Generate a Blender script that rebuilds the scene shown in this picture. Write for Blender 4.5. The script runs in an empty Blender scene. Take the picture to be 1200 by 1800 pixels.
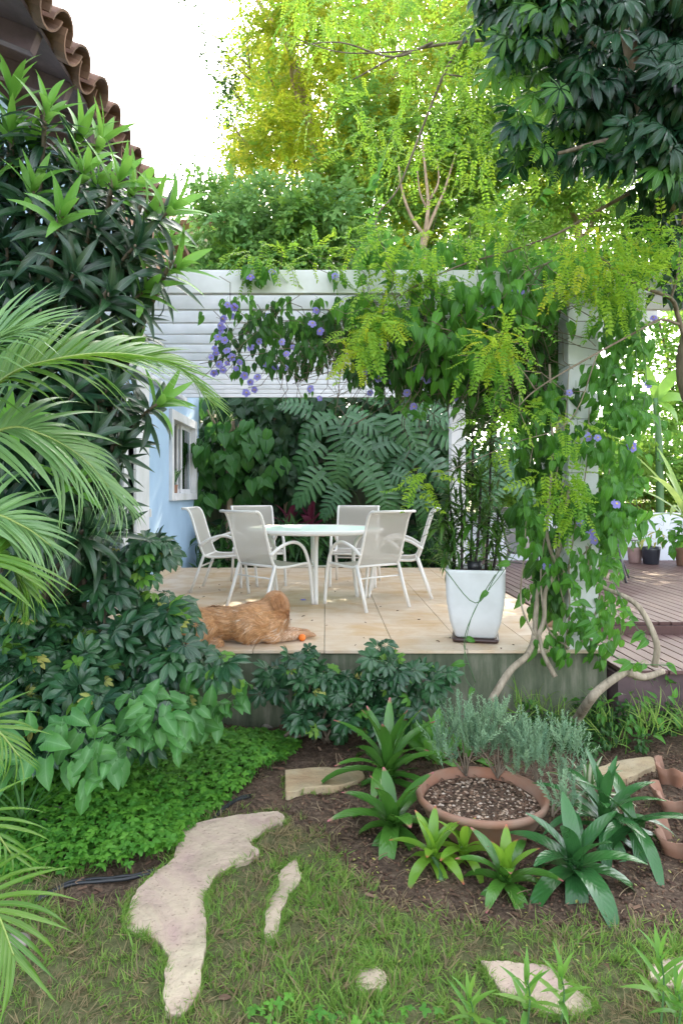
import bpy, math, random
import numpy as np
from mathutils import Vector, Matrix

random.seed(7)
rng = np.random.default_rng(7)
PI = math.pi
C = bpy.context.scene.collection

# ------------------------------------------------------------------ camera, sky, sun, exposure
EYE = 1.65
F = 1200.0
CX, HY = 572.0, 865.0          # vanishing point of the patio axis, horizon row
cam_d = bpy.data.cameras.new('camera')
cam = bpy.data.objects.new('camera', cam_d); C.objects.link(cam)
cam.location = (0, 0, EYE); cam.rotation_euler = (PI/2, 0, 0)
cam_d.sensor_fit = 'VERTICAL'; cam_d.sensor_height = 36.0; cam_d.lens = 24.0
cam_d.shift_x = 28/1800; cam_d.shift_y = -35/1800
cam_d.clip_start = 0.05; cam_d.clip_end = 600
bpy.context.scene.camera = cam

SUN_DIR = Vector((0.13, 1.0, 0.62)).normalized()
w = bpy.data.worlds.new('World'); bpy.context.scene.world = w; w.use_nodes = True
nt = w.node_tree; nt.nodes.clear()
sky = nt.nodes.new('ShaderNodeTexSky'); sky.sky_type = 'NISHITA'; sky.sun_disc = False
sky.sun_elevation = math.asin(SUN_DIR.z); sky.sun_rotation = math.atan2(SUN_DIR.x, SUN_DIR.y)
sky.air_density = 1.0; sky.dust_density = 3.5; sky.ozone_density = 0.6
bg = nt.nodes.new('ShaderNodeBackground'); bg.inputs[1].default_value = 0.15
ow = nt.nodes.new('ShaderNodeOutputWorld')
hsv = nt.nodes.new('ShaderNodeHueSaturation'); hsv.inputs['Saturation'].default_value = 0.38      # thin white haze high up
nt.links.new(sky.outputs[0], hsv.inputs['Color']); nt.links.new(hsv.outputs[0], bg.inputs[0]); nt.links.new(bg.outputs[0], ow.inputs[0])
sl = bpy.data.lights.new('sun', 'SUN'); sl.energy = 3.6; sl.angle = math.radians(0.6); sl.color = (1.0, 0.86, 0.62)
so = bpy.data.objects.new('sun', sl); C.objects.link(so)
so.rotation_euler = (-SUN_DIR).to_track_quat('-Z', 'Y').to_euler(); so.location = SUN_DIR*40
vs = bpy.context.scene.view_settings
bpy.context.scene.display_settings.display_device = 'sRGB'
vs.view_transform = 'Standard'; vs.look = 'None'; vs.gamma = 1; vs.use_curve_mapping = False
vs.exposure = 3.05

# ------------------------------------------------------------------ coordinates
PZ = 0.532                     # patio level
def P(px, row, d): return Vector(((px-CX)/F*d, d, EYE-(row-HY)/F*d))
def G(px, row, z=0.0):
    d = (EYE-z)*F/(row-HY); return Vector(((px-CX)/F*d, d, z))
def gh(x, y):                  # small relief of the garden soil
    return 0.012*np.sin(3.1*x+1.3*y)+0.009*np.sin(7.3*x-5.1*y+1)+0.005*np.sin(17*x+13*y)+0.004*np.sin(29*x-23*y+2)
def GG(px, row):
    p = G(px, row); p.z = float(gh(p.x, p.y)); return p
def inpoly(x, y, poly):
    x = np.asarray(x, float); y = np.asarray(y, float); r = np.zeros(x.shape, bool); n = len(poly)
    for i in range(n):
        x1, y1 = poly[i]; x2, y2 = poly[(i+1) % n]
        if y1 == y2: continue
        c = ((y1 > y) != (y2 > y)) & (x < (x2-x1)*(y-y1)/(y2-y1)+x1); r ^= c
    return r
def ground_px(x, y):
    y = np.maximum(y, 0.3); return CX+x/y*F, HY+EYE/y*F

# ------------------------------------------------------------------ tags
def tag(o, label=None, cat=None, group=None, kind=None):
    if label: o['label'] = label
    if cat: o['category'] = cat
    if group: o['group'] = group
    if kind: o['kind'] = kind
    return o
def thing(name, loc, label, cat, group=None, rz=0.0):
    o = bpy.data.objects.new(name, None); o.empty_display_size = 0.1; C.objects.link(o)
    o.location = loc; o.rotation_euler = (0, 0, rz)
    return tag(o, label, cat, group)
def worigin(o):
    v = Vector((0, 0, 0))
    while o is not None:
        v += Vector(o.location); o = o.parent
    return v
def copy_tree(o, parent=None):
    c = o.copy(); C.objects.link(c); c.parent = parent
    for ch in list(o.children): copy_tree(ch, c)
    return c

# ------------------------------------------------------------------ materials
def nodes(name):
    m = bpy.data.materials.new(name); m.use_nodes = True
    t = m.node_tree; t.nodes.clear(); return m, t
def N(t, typ, **kw):
    n = t.nodes.new(typ)
    for k, v in kw.items():
        if k.startswith('i_'):
            key = k[2:]; key = int(key) if key.isdigit() else key.replace('_', ' ')
            n.inputs[key].default_value = v
        else: setattr(n, k, v)
    return n
def mixc(t, fac, a, b, bt='MIX'):
    n = t.nodes.new('ShaderNodeMix'); n.data_type = 'RGBA'; n.blend_type = bt
    for s, v in ((0, fac), (6, a), (7, b)):
        if isinstance(v, bpy.types.NodeSocket): t.links.new(v, n.inputs[s])
        elif s == 0: n.inputs[s].default_value = v
        else: n.inputs[s].default_value = (*v[:3], 1)
    return n.outputs[2]
def mth(t, op, a, b=None, clamp=False):
    n = t.nodes.new('ShaderNodeMath'); n.operation = op; n.use_clamp = clamp
    for s, v in ((0, a), (1, b)):
        if v is None: continue
        if isinstance(v, bpy.types.NodeSocket): t.links.new(v, n.inputs[s])
        else: n.inputs[s].default_value = v
    return n.outputs[0]
def ramp(t, fac, stops):
    n = t.nodes.new('ShaderNodeValToRGB'); t.links.new(fac, n.inputs[0])
    e = n.color_ramp.elements
    while len(e) < len(stops): e.new(0.5)
    for q, (p, c) in zip(e, stops): q.position = p; q.color = (*c, 1) if len(c) == 3 else c
    return n.outputs[0]
def noise(t, scale, detail=4, rough=0.55, coord=None, dist=0.0):
    n = t.nodes.new('ShaderNodeTexNoise'); n.inputs['Scale'].default_value = scale
    n.inputs['Detail'].default_value = detail; n.inputs['Roughness'].default_value = rough
    n.inputs['Distortion'].default_value = dist
    if coord is None:
        g = t.nodes.new('ShaderNodeNewGeometry'); coord = g.outputs['Position']
    t.links.new(coord, n.inputs['Vector']); return n.outputs[0]
def finish(t, col, rough=0.6, spec=0.5, bump=None, bstr=0.3, bdist=0.01, metal=0, alpha_sh=None):
    p = t.nodes.new('ShaderNodeBsdfPrincipled'); o = t.nodes.new('ShaderNodeOutputMaterial')
    if isinstance(col, bpy.types.NodeSocket): t.links.new(col, p.inputs['Base Color'])
    else: p.inputs['Base Color'].default_value = (*col, 1)
    if isinstance(rough, bpy.types.NodeSocket): t.links.new(rough, p.inputs['Roughness'])
    else: p.inputs['Roughness'].default_value = rough
    p.inputs['Specular IOR Level'].default_value = spec; p.inputs['Metallic'].default_value = metal
    if bump is not None:
        b = t.nodes.new('ShaderNodeBump'); b.inputs['Strength'].default_value = bstr; b.inputs['Distance'].default_value = bdist
        t.links.new(bump, b.inputs['Height']); t.links.new(b.outputs[0], p.inputs['Normal'])
    t.links.new(p.outputs[0], o.inputs[0]); return p, o
def plain(name, c, rough=0.6, var=0.12, scale=9, bstr=0.15, spec=0.5, metal=0, c2=None):
    m, t = nodes(name); n = noise(t, scale)
    c2 = c2 or tuple(x*(1-var*2) for x in c)
    col = mixc(t, ramp(t, n, [(0.35, (0, 0, 0)), (0.7, (1, 1, 1))]), c, c2)
    oi = t.nodes.new('ShaderNodeObjectInfo')
    col = mixc(t, mth(t, 'MULTIPLY', oi.outputs['Random'], var), col, tuple(x*0.5 for x in c))
    finish(t, col, rough, spec, noise(t, scale*8), bstr, 0.004, metal); return m
def leafmat(name, c1, c2, rough=0.38, trans=0.3, rib=None, tip=None, pale=None, stripes=False, spec=0.3, ribw=0.07):
    """c1/c2: two leaf colours mixed per leaf; rib: midrib colour; tip: colour of the tip; pale: centre variegation"""
    m, t = nodes(name)
    if c1[1] > c1[0] and c1[1] > c1[2]: c1 = (c1[0]*.95, c1[1], c1[2]*.62); c2 = (c2[0]*1.05, c2[1]*1.05, c2[2]*.62)
    oi = t.nodes.new('ShaderNodeObjectInfo'); at = N(t, 'ShaderNodeAttribute', attribute_name='tint')
    r = mth(t, 'FRACT', mth(t, 'ADD', oi.outputs['Random'], at.outputs['Fac']))
    col = mixc(t, r, c1, c2)
    n = noise(t, 14, 3)
    col = mixc(t, mth(t, 'MULTIPLY', n, 0.35), col, tuple(x*0.55 for x in c1))
    uv = N(t, 'ShaderNodeUVMap', uv_map='UVMap'); sp = t.nodes.new('ShaderNodeSeparateXYZ'); t.links.new(uv.outputs[0], sp.inputs[0])
    u = mth(t, 'ABSOLUTE', mth(t, 'SUBTRACT', sp.outputs[0], 0.5))
    if pale:
        k = ramp(t, mth(t, 'ADD', u, mth(t, 'MULTIPLY', mth(t, 'SUBTRACT', n, 0.5), 0.35)), [(0.05, (0.75, 0.75, 0.75)), (0.32, (0, 0, 0))])
        col = mixc(t, k, col, pale)
    if stripes:
        s = mth(t, 'SINE', mth(t, 'MULTIPLY', sp.outputs[0], 55)); col = mixc(t, mth(t, 'MULTIPLY', mth(t, 'ADD', s, 1), 0.14), col, c2)
    # side veins and a midrib
    vv = mth(t, 'SINE', mth(t, 'MULTIPLY', mth(t, 'SUBTRACT', sp.outputs[1], mth(t, 'MULTIPLY', u, 0.5)), 60))
    if rib:
        k = mth(t, 'LESS_THAN', u, ribw*0.5); col = mixc(t, mth(t, 'MULTIPLY', k, 0.7), col, rib)
    if tip:
        k = ramp(t, sp.outputs[1], [(0.90, (0, 0, 0)), (0.99, (1, 1, 1))]); col = mixc(t, k, col, tip)
    bsum = mth(t, 'ADD', mth(t, 'MULTIPLY', vv, 0.25), mth(t, 'MULTIPLY', u, 4 if rib else 1))
    p, o = finish(t, col, rough, spec, bsum, 0.25, 0.004)
    tr = t.nodes.new('ShaderNodeBsdfTranslucent')
    hs = t.nodes.new('ShaderNodeHueSaturation'); hs.inputs['Hue'].default_value = 0.485; hs.inputs['Saturation'].default_value = 0.98; hs.inputs['Value'].default_value = 1.7
    t.links.new(col, hs.inputs['Color']); t.links.new(hs.outputs[0], tr.inputs[0])
    mx = t.nodes.new('ShaderNodeMixShader'); mx.inputs[0].default_value = trans
    t.links.new(p.outputs[0], mx.inputs[1]); t.links.new(tr.outputs[0], mx.inputs[2]); t.links.new(mx.outputs[0], o.inputs[0])
    return m
def barkmat(name, c1, c2, scale=12, bstr=0.6):
    m, t = nodes(name); g = t.nodes.new('ShaderNodeNewGeometry')
    mp = t.nodes.new('ShaderNodeMapping'); mp.inputs['Scale'].default_value = (1, 1, 0.25); t.links.new(g.outputs['Position'], mp.inputs[0])
    n = noise(t, scale*2, 5, 0.6, mp.outputs[0]); col = ramp(t, n, [(0.3, c2), (0.65, c1)])
    finish(t, col, 0.85, 0.25, noise(t, scale*4, 4, 0.6, mp.outputs[0]), bstr, 0.01); return m

# ------------------------------------------------------------------ mesh builder for hard things
class MB:
    def __init__(s): s.v = []; s.f = []
    def add(s, vs, fs):
        b = len(s.v); s.v += [Vector(v) for v in vs]; s.f += [tuple(b+i for i in f) for f in fs]; return s
    def box(s, c, sz, rz=0.0, R=None):
        c = Vector(c); h = Vector(sz)/2; R = R or Matrix.Rotation(rz, 3, 'Z')
        vs = [c+R@Vector((x*h.x, y*h.y, z*h.z)) for z in (-1, 1) for x, y in ((-1, -1), (1, -1), (1, 1), (-1, 1))]
        return s.add(vs, [(3, 2, 1, 0), (4, 5, 6, 7), (0, 1, 5, 4), (1, 2, 6, 5), (2, 3, 7, 6), (3, 0, 4, 7)])
    def box2(s, lo, hi): return s.box([(a+b)/2 for a, b in zip(lo, hi)], [b-a for a, b in zip(lo, hi)])
    def tube(s, pts, rad, n=8, cap=True, flat=1.0):
        pts = [Vector(p) for p in pts]; m = len(pts)
        if not hasattr(rad, '__len__'): rad = [rad]*m
        t0 = (pts[1]-pts[0]).normalized(); u = t0.orthogonal().normalized(); b = len(s.v)
        for i, p in enumerate(pts):
            t = (pts[min(i+1, m-1)]-pts[max(i-1, 0)]).normalized()
            u = (u-t*u.dot(t)); u = u.normalized() if u.length > 1e-6 else t.orthogonal().normalized()
            w_ = t.cross(u)
            for k in range(n):
                a = 2*PI*k/n; s.v.append(p+(u*math.cos(a)+w_*math.sin(a)*flat)*rad[i])
        for i in range(m-1):
            for k in range(n):
                k2 = (k+1) % n; s.f.append((b+i*n+k, b+i*n+k2, b+(i+1)*n+k2, b+(i+1)*n+k))
        if cap:
            s.f.append(tuple(b+k for k in range(n-1, -1, -1))); s.f.append(tuple(b+(m-1)*n+k for k in range(n)))
        return s
    def lathe(s, prof, c, n=32, close=False):
        c = Vector(c); b = len(s.v); m = len(prof)
        for r, z in prof:
            for k in range(n):
                a = 2*PI*k/n; s.v.append(c+Vector((r*math.cos(a), r*math.sin(a), z)))
        for i in range(m-1):
            for k in range(n):
                k2 = (k+1) % n; s.f.append((b+i*n+k, b+i*n+k2, b+(i+1)*n+k2, b+(i+1)*n+k))
        s.f.append(tuple(b+k for k in range(n-1, -1, -1))); s.f.append(tuple(b+(m-1)*n+k for k in range(n)))
        return s
    def prism(s, poly, z0, z1):
        a = sum(poly[i][0]*poly[(i+1) % len(poly)][1]-poly[(i+1) % len(poly)][0]*poly[i][1] for i in range(len(poly)))
        if a < 0: poly = poly[::-1]
        n = len(poly); vs = [(x, y, z0) for x, y in poly]+[(x, y, z1) for x, y in poly]
        return s.add(vs, [tuple(range(n-1, -1, -1)), tuple(range(n, 2*n))]+[(i, (i+1) % n, n+(i+1) % n, n+i) for i in range(n)])
    def build(s, name, mat, parent=None, smooth=False, bevel=0.0, origin=None, world=True):
        vs = s.v
        if parent is not None: off = worigin(parent) if world else Vector((0, 0, 0))
        elif origin is not None: off = Vector(origin)
        else:
            a = np.array([tuple(v) for v in vs]); off = Vector(((a[:, 0].min()+a[:, 0].max())/2, (a[:, 1].min()+a[:, 1].max())/2, a[:, 2].min()))
        me = bpy.data.meshes.new(name); me.from_pydata([tuple(v-off) for v in vs], [], s.f); me.materials.append(mat)
        if smooth: me.polygons.foreach_set('use_smooth', [True]*len(me.polygons))
        me.update(); o = bpy.data.objects.new(name, me); C.objects.link(o)
        if parent is not None: o.parent = parent
        else: o.location = off
        if bevel:
            b = o.modifiers.new('bevel', 'BEVEL'); b.width = bevel; b.segments = 2; b.limit_method = 'ANGLE'
            if not smooth: me.polygons.foreach_set('use_smooth', [True]*len(me.polygons)); b.harden_normals = True
        return o
def catmull(pts, k=6):
    pts = [Vector(p) for p in pts]; out = []
    q = [pts[0]*2-pts[1]]+pts+[pts[-1]*2-pts[-2]]
    for i in range(1, len(q)-2):
        for j in range(k):
            t = j/k; a, b, c, d = q[i-1:i+3]
            out.append(0.5*((2*b)+(c-a)*t+(2*a-5*b+4*c-d)*t*t+(3*b-a-3*c+d)*t**3))
    out.append(pts[-1]); return out
def lerp(a, b, t): return a+(b-a)*t
def nrm(v):
    return v/np.maximum(np.linalg.norm(v, axis=-1, keepdims=True), 1e-9)

# ------------------------------------------------------------------ leaf shapes: dicts v, f, uv (base at 0, grows +Y, faces +Z)
def leaf_strip(L, W, segs=5, prof=None, bend=0.6, fold=0.25, back=0.0, twist=0.0, side=0.0):
    prof = prof or (lambda t: math.sin(PI*min(max(t, 0.0), 1.0))**0.8)
    v = []; uv = []; y = z = 0.0; a = bend*0.15; xo = 0.0
    for i in range(segs+1):
        t = i/segs; w_ = W/2*prof(t); h = fold*w_
        tw = twist*t; cs, sn = math.cos(tw), math.sin(tw)
        b = back*w_ if i == 0 else 0
        v += [(xo-w_*cs, y-b, z+h-w_*sn), (xo, y, z), (xo+w_*cs, y-b, z+h+w_*sn)]; uv += [(0, t), (0.5, t), (1, t)]
        a = bend*(t+0.5/segs); y += L/segs*math.cos(a); z -= L/segs*math.sin(a); xo += side*L/segs*t
    f = []
    for i in range(segs):
        k = i*3; f += [(k, k+1, k+4, k+3), (k+1, k+2, k+5, k+4)]
    return dict(v=np.array(v, float), f=f, uv=np.array(uv, float))
def tr(m, M):
    M = np.array(M); return dict(v=m['v']@M[:3, :3].T+M[:3, 3], f=m['f'], uv=m['uv'])
def merge(ms):
    v = []; f = []; uv = []; b = 0
    for m in ms:
        v.append(m['v']); uv.append(m['uv']); f += [tuple(b+i for i in q) for q in m['f']]; b += len(m['v'])
    return dict(v=np.vstack(v), f=f, uv=np.vstack(uv))
def R3(ax, a, T=(0, 0, 0), s=1.0):
    return np.array(Matrix.Translation(T)@Matrix.Rotation(a, 4, ax)@Matrix.Scale(s, 4))
def stemd(pts, r, n=3):
    mb = MB(); mb.tube(pts, r, n, False); return dict(v=np.array([tuple(p) for p in mb.v]), f=mb.f, uv=np.full((len(mb.v), 2), 0.5))
obov = lambda t: (max(0.0, math.sin(PI*t**1.25)))**0.75*1.0+0.03*(t < .5)
lanc = lambda t: (0.35+0.65*math.sin(PI*min(1, 0.15+t*0.85)))*(1-t**4)
strap = lambda t: (0.8+0.2*math.sin(PI*t))*(1-t**7) if t < .97 else 0.12
def palmate(n, r, droop, seed, wide=0.36):
    R = random.Random(seed); ms = []
    for i in range(n):
        a = (i-(n-1)/2)*(2*PI*0.86/n)+R.uniform(-.08, .08); l = r*(1-0.28*abs(i-(n-1)/2)/(n/2))*R.uniform(.92, 1.05)
        m = leaf_strip(l, r*wide*R.uniform(.9, 1.1), 4, obov, droop*R.uniform(.7, 1.2), 0.3)
        m = tr(m, R3('X', -0.12)); m = tr(m, R3('Z', a)); m = tr(m, np.array(Matrix.Translation((-math.sin(a)*r*.10, math.cos(a)*r*.10, 0)))); ms.append(m)
    ms.append(stemd([(0, -r*.9, -r*.35), (0, -r*.3, -r*.06), (0, 0, 0)], r*0.022))
    return merge(ms)
def heart(L, W, bend=0.5, fold=0.2, arrow=False):
    tb = [(0, .55), (.1, .95), (.28, 1), (.5, .78), (.72, .45), (.9, .14), (1, 0)]
    if arrow: tb = [(0, .55), (.12, .9), (.25, .7), (.5, .72), (.75, .42), (.9, .15), (1, 0)]
    def pr(t):
        for (a, b), (c, d) in zip(tb, tb[1:]):
            if t <= c: return b+(d-b)*(t-a)/(c-a)
        return 0
    m = leaf_strip(L, W, 6, pr, bend, fold, back=0.45 if not arrow else 0.7)
    return merge([m, stemd([(0, -L*.45, -L*.25), (0, -L*.15, -L*.05), (0, 0, 0)], L*0.014)])
def rhomb(L, W, M, up=0.0):
    v = np.array([(0, 0, 0), (-W/2, L*.5, up), (0, L, 0), (W/2, L*.5, up)], float)
    return tr(dict(v=v, f=[(0, 3, 2, 1)], uv=np.array([(.5, 0), (0, .5), (.5, 1), (1, .5)], float)), M)
def pinnate(n, L, ll, lw, bend=0.6, seed=0, stem=True):
    R = random.Random(seed); ms = []; pts = []
    for i in range(n+1):
        t = i/n; a = bend*t; y = L*math.sin(a)/max(bend, .01)*1.0 if bend else L*t; z = -L*(1-math.cos(a))/max(bend, .01)
        pts.append((0, y, z))
        if i == 0: continue
        for sgn in (-1, 1):
            s = R.uniform(.8, 1.1)*(1-.35*t)
            ms.append(rhomb(ll*s, lw*s, np.array(Matrix.Translation((0, y, z))@Matrix.Rotation(-sgn*R.uniform(.95, 1.3), 4, 'Z')@Matrix.Rotation(-R.uniform(.1, .5), 4, 'X')), lw*.15))
    ms.append(rhomb(ll, lw, np.array(Matrix.Translation(pts[-1]))))
    if stem: ms.append(stemd(pts, L*.008))
    return merge(ms)
def bipinnate(n, L, pl, ll, lw, seed=0):
    R = random.Random(seed); ms = []; pts = []
    for i in range(n+1):
        t = i/n; a = .7*t; y = L*math.sin(a)/.7; z = -L*(1-math.cos(a))/.7; pts.append((0, y, z))
        if i == 0: continue
        for sgn in (-1, 1):
            p = pinnate(4, pl*(1-.3*t), ll, lw, .5, R.random(), False)
            ms.append(tr(p, np.array(Matrix.Translation((0, y, z))@Matrix.Rotation(-sgn*R.uniform(.7, 1.1), 4, 'Z')@Matrix.Rotation(-.2, 4, 'X'))))
    ms.append(stemd(pts, L*.007)); return merge(ms)
def twig(n, L, ll, lw, seed=0, jag=1.0):
    """a short twig carrying n simple leaves"""
    R = random.Random(seed); ms = []
    pts = [(0, 0, 0), (R.uniform(-.1, .1)*L, L*.5, -.03*L), (R.uniform(-.2, .2)*L, L, -.15*L)]
    for i in range(n):
        t = (i+1)/n; y = L*t; x = pts[2][0]*t; z = -.15*L*t*t
        M = Matrix.Translation((x, y, z))@Matrix.Rotation((1 if i % 2 else -1)*R.uniform(.3, 1.4), 4, 'Z')@Matrix.Rotation(R.uniform(-.9, .5)*jag, 4, 'X')@Matrix.Rotation(R.uniform(-.8, .8)*jag, 4, 'Y')
        ms.append(rhomb(ll*R.uniform(.75, 1.15), lw*R.uniform(.8, 1.1), np.array(M), lw*.12))
    ms.append(stemd(pts, L*.01)); return merge(ms)
def splitleaf(L, W, n=9, seed=0, bend=0.8):
    R = random.Random(seed); ms = []
    ms.append(leaf_strip(L*.98, W*.22, 8, lambda t: (1-t*.85), bend, .25))
    for i in range(n):
        t = (i+.1)/n; a = bend*t*.9
        # point along the curved rib
        y = z = 0
        K = 12
        for k in range(K):
            aa = bend*(t*k/K); y += L*t/K*math.cos(aa); z -= L*t/K*math.sin(aa)
        wl = W*.5*(1-.62*t**1.6)*(0.82 if i == 0 else 1)
        for sgn in (-1, 1):
            ang = lerp(1.75, .55, t)+R.uniform(-.08, .08)
            m = leaf_strip(wl*R.uniform(.9, 1.08), L/n*.78, 5, lambda u: .75+.35*math.sin(PI*u) if u < .95 else .2, .7, .15, side=-.25*sgn)
            M = Matrix.Translation((0, y, z))@Matrix.Rotation(-a, 4, 'X')@Matrix.Rotation(-sgn*ang, 4, 'Z')@Matrix.Rotation(.18, 4, 'X')
            ms.append(tr(m, np.array(M)))
    return merge(ms)
def cover(r, n=4, seed=0):
    R = random.Random(seed); ms = [stemd([(0, 0, -r*1.6), (0, 0, 0)], r*.05)]
    for i in range(n):
        m = leaf_strip(r*R.uniform(.85, 1.1), r*.72, 2, lambda t: [0.25, 1.0, .35][int(round(t*2))], .4, .2)
        ms.append(tr(m, R3('Z', i*2*PI/n+R.uniform(-.2, .2)+(.35 if i % 2 else 0))))
    return merge(ms)

# ------------------------------------------------------------------ placing leaves
_mc = {}
def bmesh_of(md, mat, name, key):
    k = (id(md), mat.name, name)
    if k in _mc: return _mc[k]
    me = np_mesh(name, md['v'], md['f'], md['uv'], mat); _mc[k] = me; return me
def np_mesh(name, V, faces, UV, mat, tint=None, loops=None, starts=None):
    me = bpy.data.meshes.new(name)
    if loops is None:
        tot = np.array([len(q) for q in faces]); loops = np.concatenate([np.array(q) for q in faces]); starts = np.concatenate([[0], np.cumsum(tot)[:-1]])
    me.vertices.add(len(V)); me.vertices.foreach_set('co', np.ascontiguousarray(V, dtype=np.float32).ravel())
    me.loops.add(len(loops)); me.loops.foreach_set('vertex_index', loops.astype(np.int32))
    me.polygons.add(len(starts)); me.polygons.foreach_set('loop_start', starts.astype(np.int32))
    me.polygons.foreach_set('use_smooth', np.ones(len(starts), bool))
    if UV is not None:
        u = me.uv_layers.new(name='UVMap'); u.data.foreach_set('uv', UV[loops].astype(np.float32).ravel())
    if tint is not None:
        a = me.attributes.new('tint', 'FLOAT', 'POINT'); a.data.foreach_set('value', tint.astype(np.float32))
    me.materials.append(mat); me.update(); me.validate(); return me
def joined(name, shapes, idx, Ms, mat, parent=None, label=None, cat=None, kind='stuff', origin=(0, 0, 0)):
    off = np.array(tuple(worigin(parent)) if parent is not None else tuple(origin))
    Vs = []; Us = []; Ls = []; Ts = []; tin = []; b = 0
    for k, md in enumerate(shapes):
        sel = np.where(idx == k)[0]
        if not len(sel): continue
        M = Ms[sel]; v = md['v']; n = len(v)
        V = np.einsum('kij,nj->kni', M[:, :3, :3], v)+M[:, None, :3, 3]-off
        lp = np.concatenate([np.array(q) for q in md['f']]); tot = np.array([len(q) for q in md['f']])
        Vs.append(V.reshape(-1, 3)); Us.append(np.tile(md['uv'], (len(sel), 1)))
        Ls.append((lp[None, :]+(b+np.arange(len(sel))*n)[:, None]).ravel()); Ts.append(np.tile(tot, len(sel)))
        tin.append(np.repeat(rng.random(len(sel)), n)); b += n*len(sel)
    tot = np.concatenate(Ts); starts = np.concatenate([[0], np.cumsum(tot)[:-1]])
    me = np_mesh(name, np.vstack(Vs), None, np.vstack(Us), mat, np.concatenate(tin), np.concatenate(Ls), starts)
    o = bpy.data.objects.new(name, me); C.objects.link(o)
    if parent is not None: o.parent = parent
    else: o.location = tuple(off)
    tag(o, label, cat, None, kind); return o
def visible_rank(pos):
    y = np.maximum(pos[:, 1], .3); px = CX+pos[:, 0]/y*F; row = HY-(pos[:, 2]-EYE)/y*F
    out = (px < -20) | (px > 1220) | (row < -20) | (row > 1820) | (pos[:, 1] < .5)
    return np.argsort(np.linalg.norm(pos-np.array([0, 0, EYE]), axis=1)+out*1000)
def place(parent, name, shapes, idx, Ms, mat, nsingle=300, stuff='foliage', label=None):
    Ms = np.asarray(Ms); idx = np.resize(np.asarray(idx), len(Ms))
    if len(Ms) == 0: return
    order = visible_rank(Ms[:, :3, 3]); s = order[:nsingle]; r = order[nsingle:]
    off = worigin(parent)
    for i in s:
        me = bmesh_of(shapes[idx[i]], mat, name, None)
        o = bpy.data.objects.new(name, me); C.objects.link(o); o.parent = parent
        M = Matrix(Ms[i].tolist()); M.translation -= off; o.matrix_basis = M
        if label: o['label'] = label
    if len(r): joined(stuff, shapes, idx[r], Ms[r], mat, parent)
def frames(pos, fwd, up, s):
    """vectorised leaf frames: Y = fwd, Z = up made orthogonal, scaled by s"""
    y = nrm(fwd); x = nrm(np.cross(y, up)); z = np.cross(x, y)
    M = np.zeros((len(pos), 4, 4)); M[:, :3, 0] = x*s[:, None]; M[:, :3, 1] = y*s[:, None]; M[:, :3, 2] = z*s[:, None]
    M[:, :3, 3] = pos; M[:, 3, 3] = 1; return M
def rdir(n): return nrm(rng.normal(size=(n, 3)))
def blob_frames(blobs, n, s0, s1, shell=(.55, 1.05), camb=0.5, upb=0.5, droop=0.3, outw=0.7, faceup=1.0, facecam=0.35, jit=0.45, squash=0.85):
    """blobs: list of (centre Vector, radius). Leaves in their outer shell, turned outward"""
    c = np.array([tuple(b[0]) for b in blobs]); r = np.array([b[1] for b in blobs])
    k = rng.choice(len(blobs), n, p=r**2/np.sum(r**2))
    d = nrm(rdir(n)+np.array([0, -camb, upb])*0.8); d2 = d.copy(); d2[:, 2] *= squash
    pos = c[k]+d2*(r[k]*rng.uniform(*shell, n))[:, None]
    fwd = d*outw+rdir(n)*jit+np.array([0, 0, -droop]); up = np.array([0, 0, faceup])+np.array([0, -facecam, 0])+rdir(n)*jit+d*.3
    return frames(pos, fwd, up, rng.uniform(s0, s1, n))
def region_blobs(poly, d0, d1, n, r0, r1):
    """clump centres inside a part of the view, spread over a real range of distance"""
    xs = [p[0] for p in poly]; ys = [p[1] for p in poly]; out = []
    while len(out) < n:
        x = random.uniform(min(xs), max(xs)); y = random.uniform(min(ys), max(ys))
        if inpoly([x], [y], poly)[0]: out.append((P(x, y, random.uniform(d0, d1)), random.uniform(r0, r1)))
    return out
def rosette(c, axis, n, elev, s, spread=0.0, R=random, az0=None):
    """frames of n leaves spiralling round axis; elev=(first, last) leaf angle above the rosette plane"""
    axis = Vector(axis).normalized(); q = Vector((0, 0, 1)).rotation_difference(axis); out = []
    a = R.uniform(0, 6) if az0 is None else az0
    for i in range(n):
        t = i/max(1, n-1); e = math.radians(lerp(elev[0], elev[1], t)+R.uniform(-7, 7)); a += 2.39996+R.uniform(-.2, .2)
        f = q@Vector((math.cos(e)*math.cos(a), math.cos(e)*math.sin(a), math.sin(e))); u = q@Vector((-math.sin(e)*math.cos(a), -math.sin(e)*math.sin(a), math.cos(e)))
        p = Vector(c)-axis*(spread*t); sc = s*lerp(.8, 1.0, min(1, t*2))*R.uniform(.88, 1.1)
        x = f.cross(u).normalized(); M = np.eye(4); M[:3, 0] = x*sc; M[:3, 1] = f*sc; M[:3, 2] = u*sc; M[:3, 3] = p
        out.append(M)
    return out
# ------------------------------------------------------------------ hard materials
M_white = plain('white_paint', (0.80, 0.80, 0.82), 0.55, 0.05, 3, 0.2, c2=(0.60, 0.61, 0.60))
M_blue = plain('blue_wall_paint', (0.43, 0.60, 0.78), 0.8, 0.05, 1.8, 0.25, c2=(0.36, 0.52, 0.70))
M_cream = plain('cream_skirting', (0.62, 0.52, 0.38), 0.7, 0.1, 8)
M_terra = plain('terracotta', (0.26, 0.115, 0.065), 0.8, 0.2, 5, 0.4, c2=(0.27, 0.18, 0.13))
M_brick = plain('terracotta_render', (0.42, 0.25, 0.17), 0.85, 0.1, 6, 0.3)
M_rooft = plain('roof_tile_clay', (0.24, 0.13, 0.085), 0.85, 0.25, 7, 0.5, c2=(0.12, 0.07, 0.05))
M_dwood = plain('dark_eave_wood', (0.12, 0.075, 0.08), 0.75, 0.2, 9, 0.3)
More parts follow.
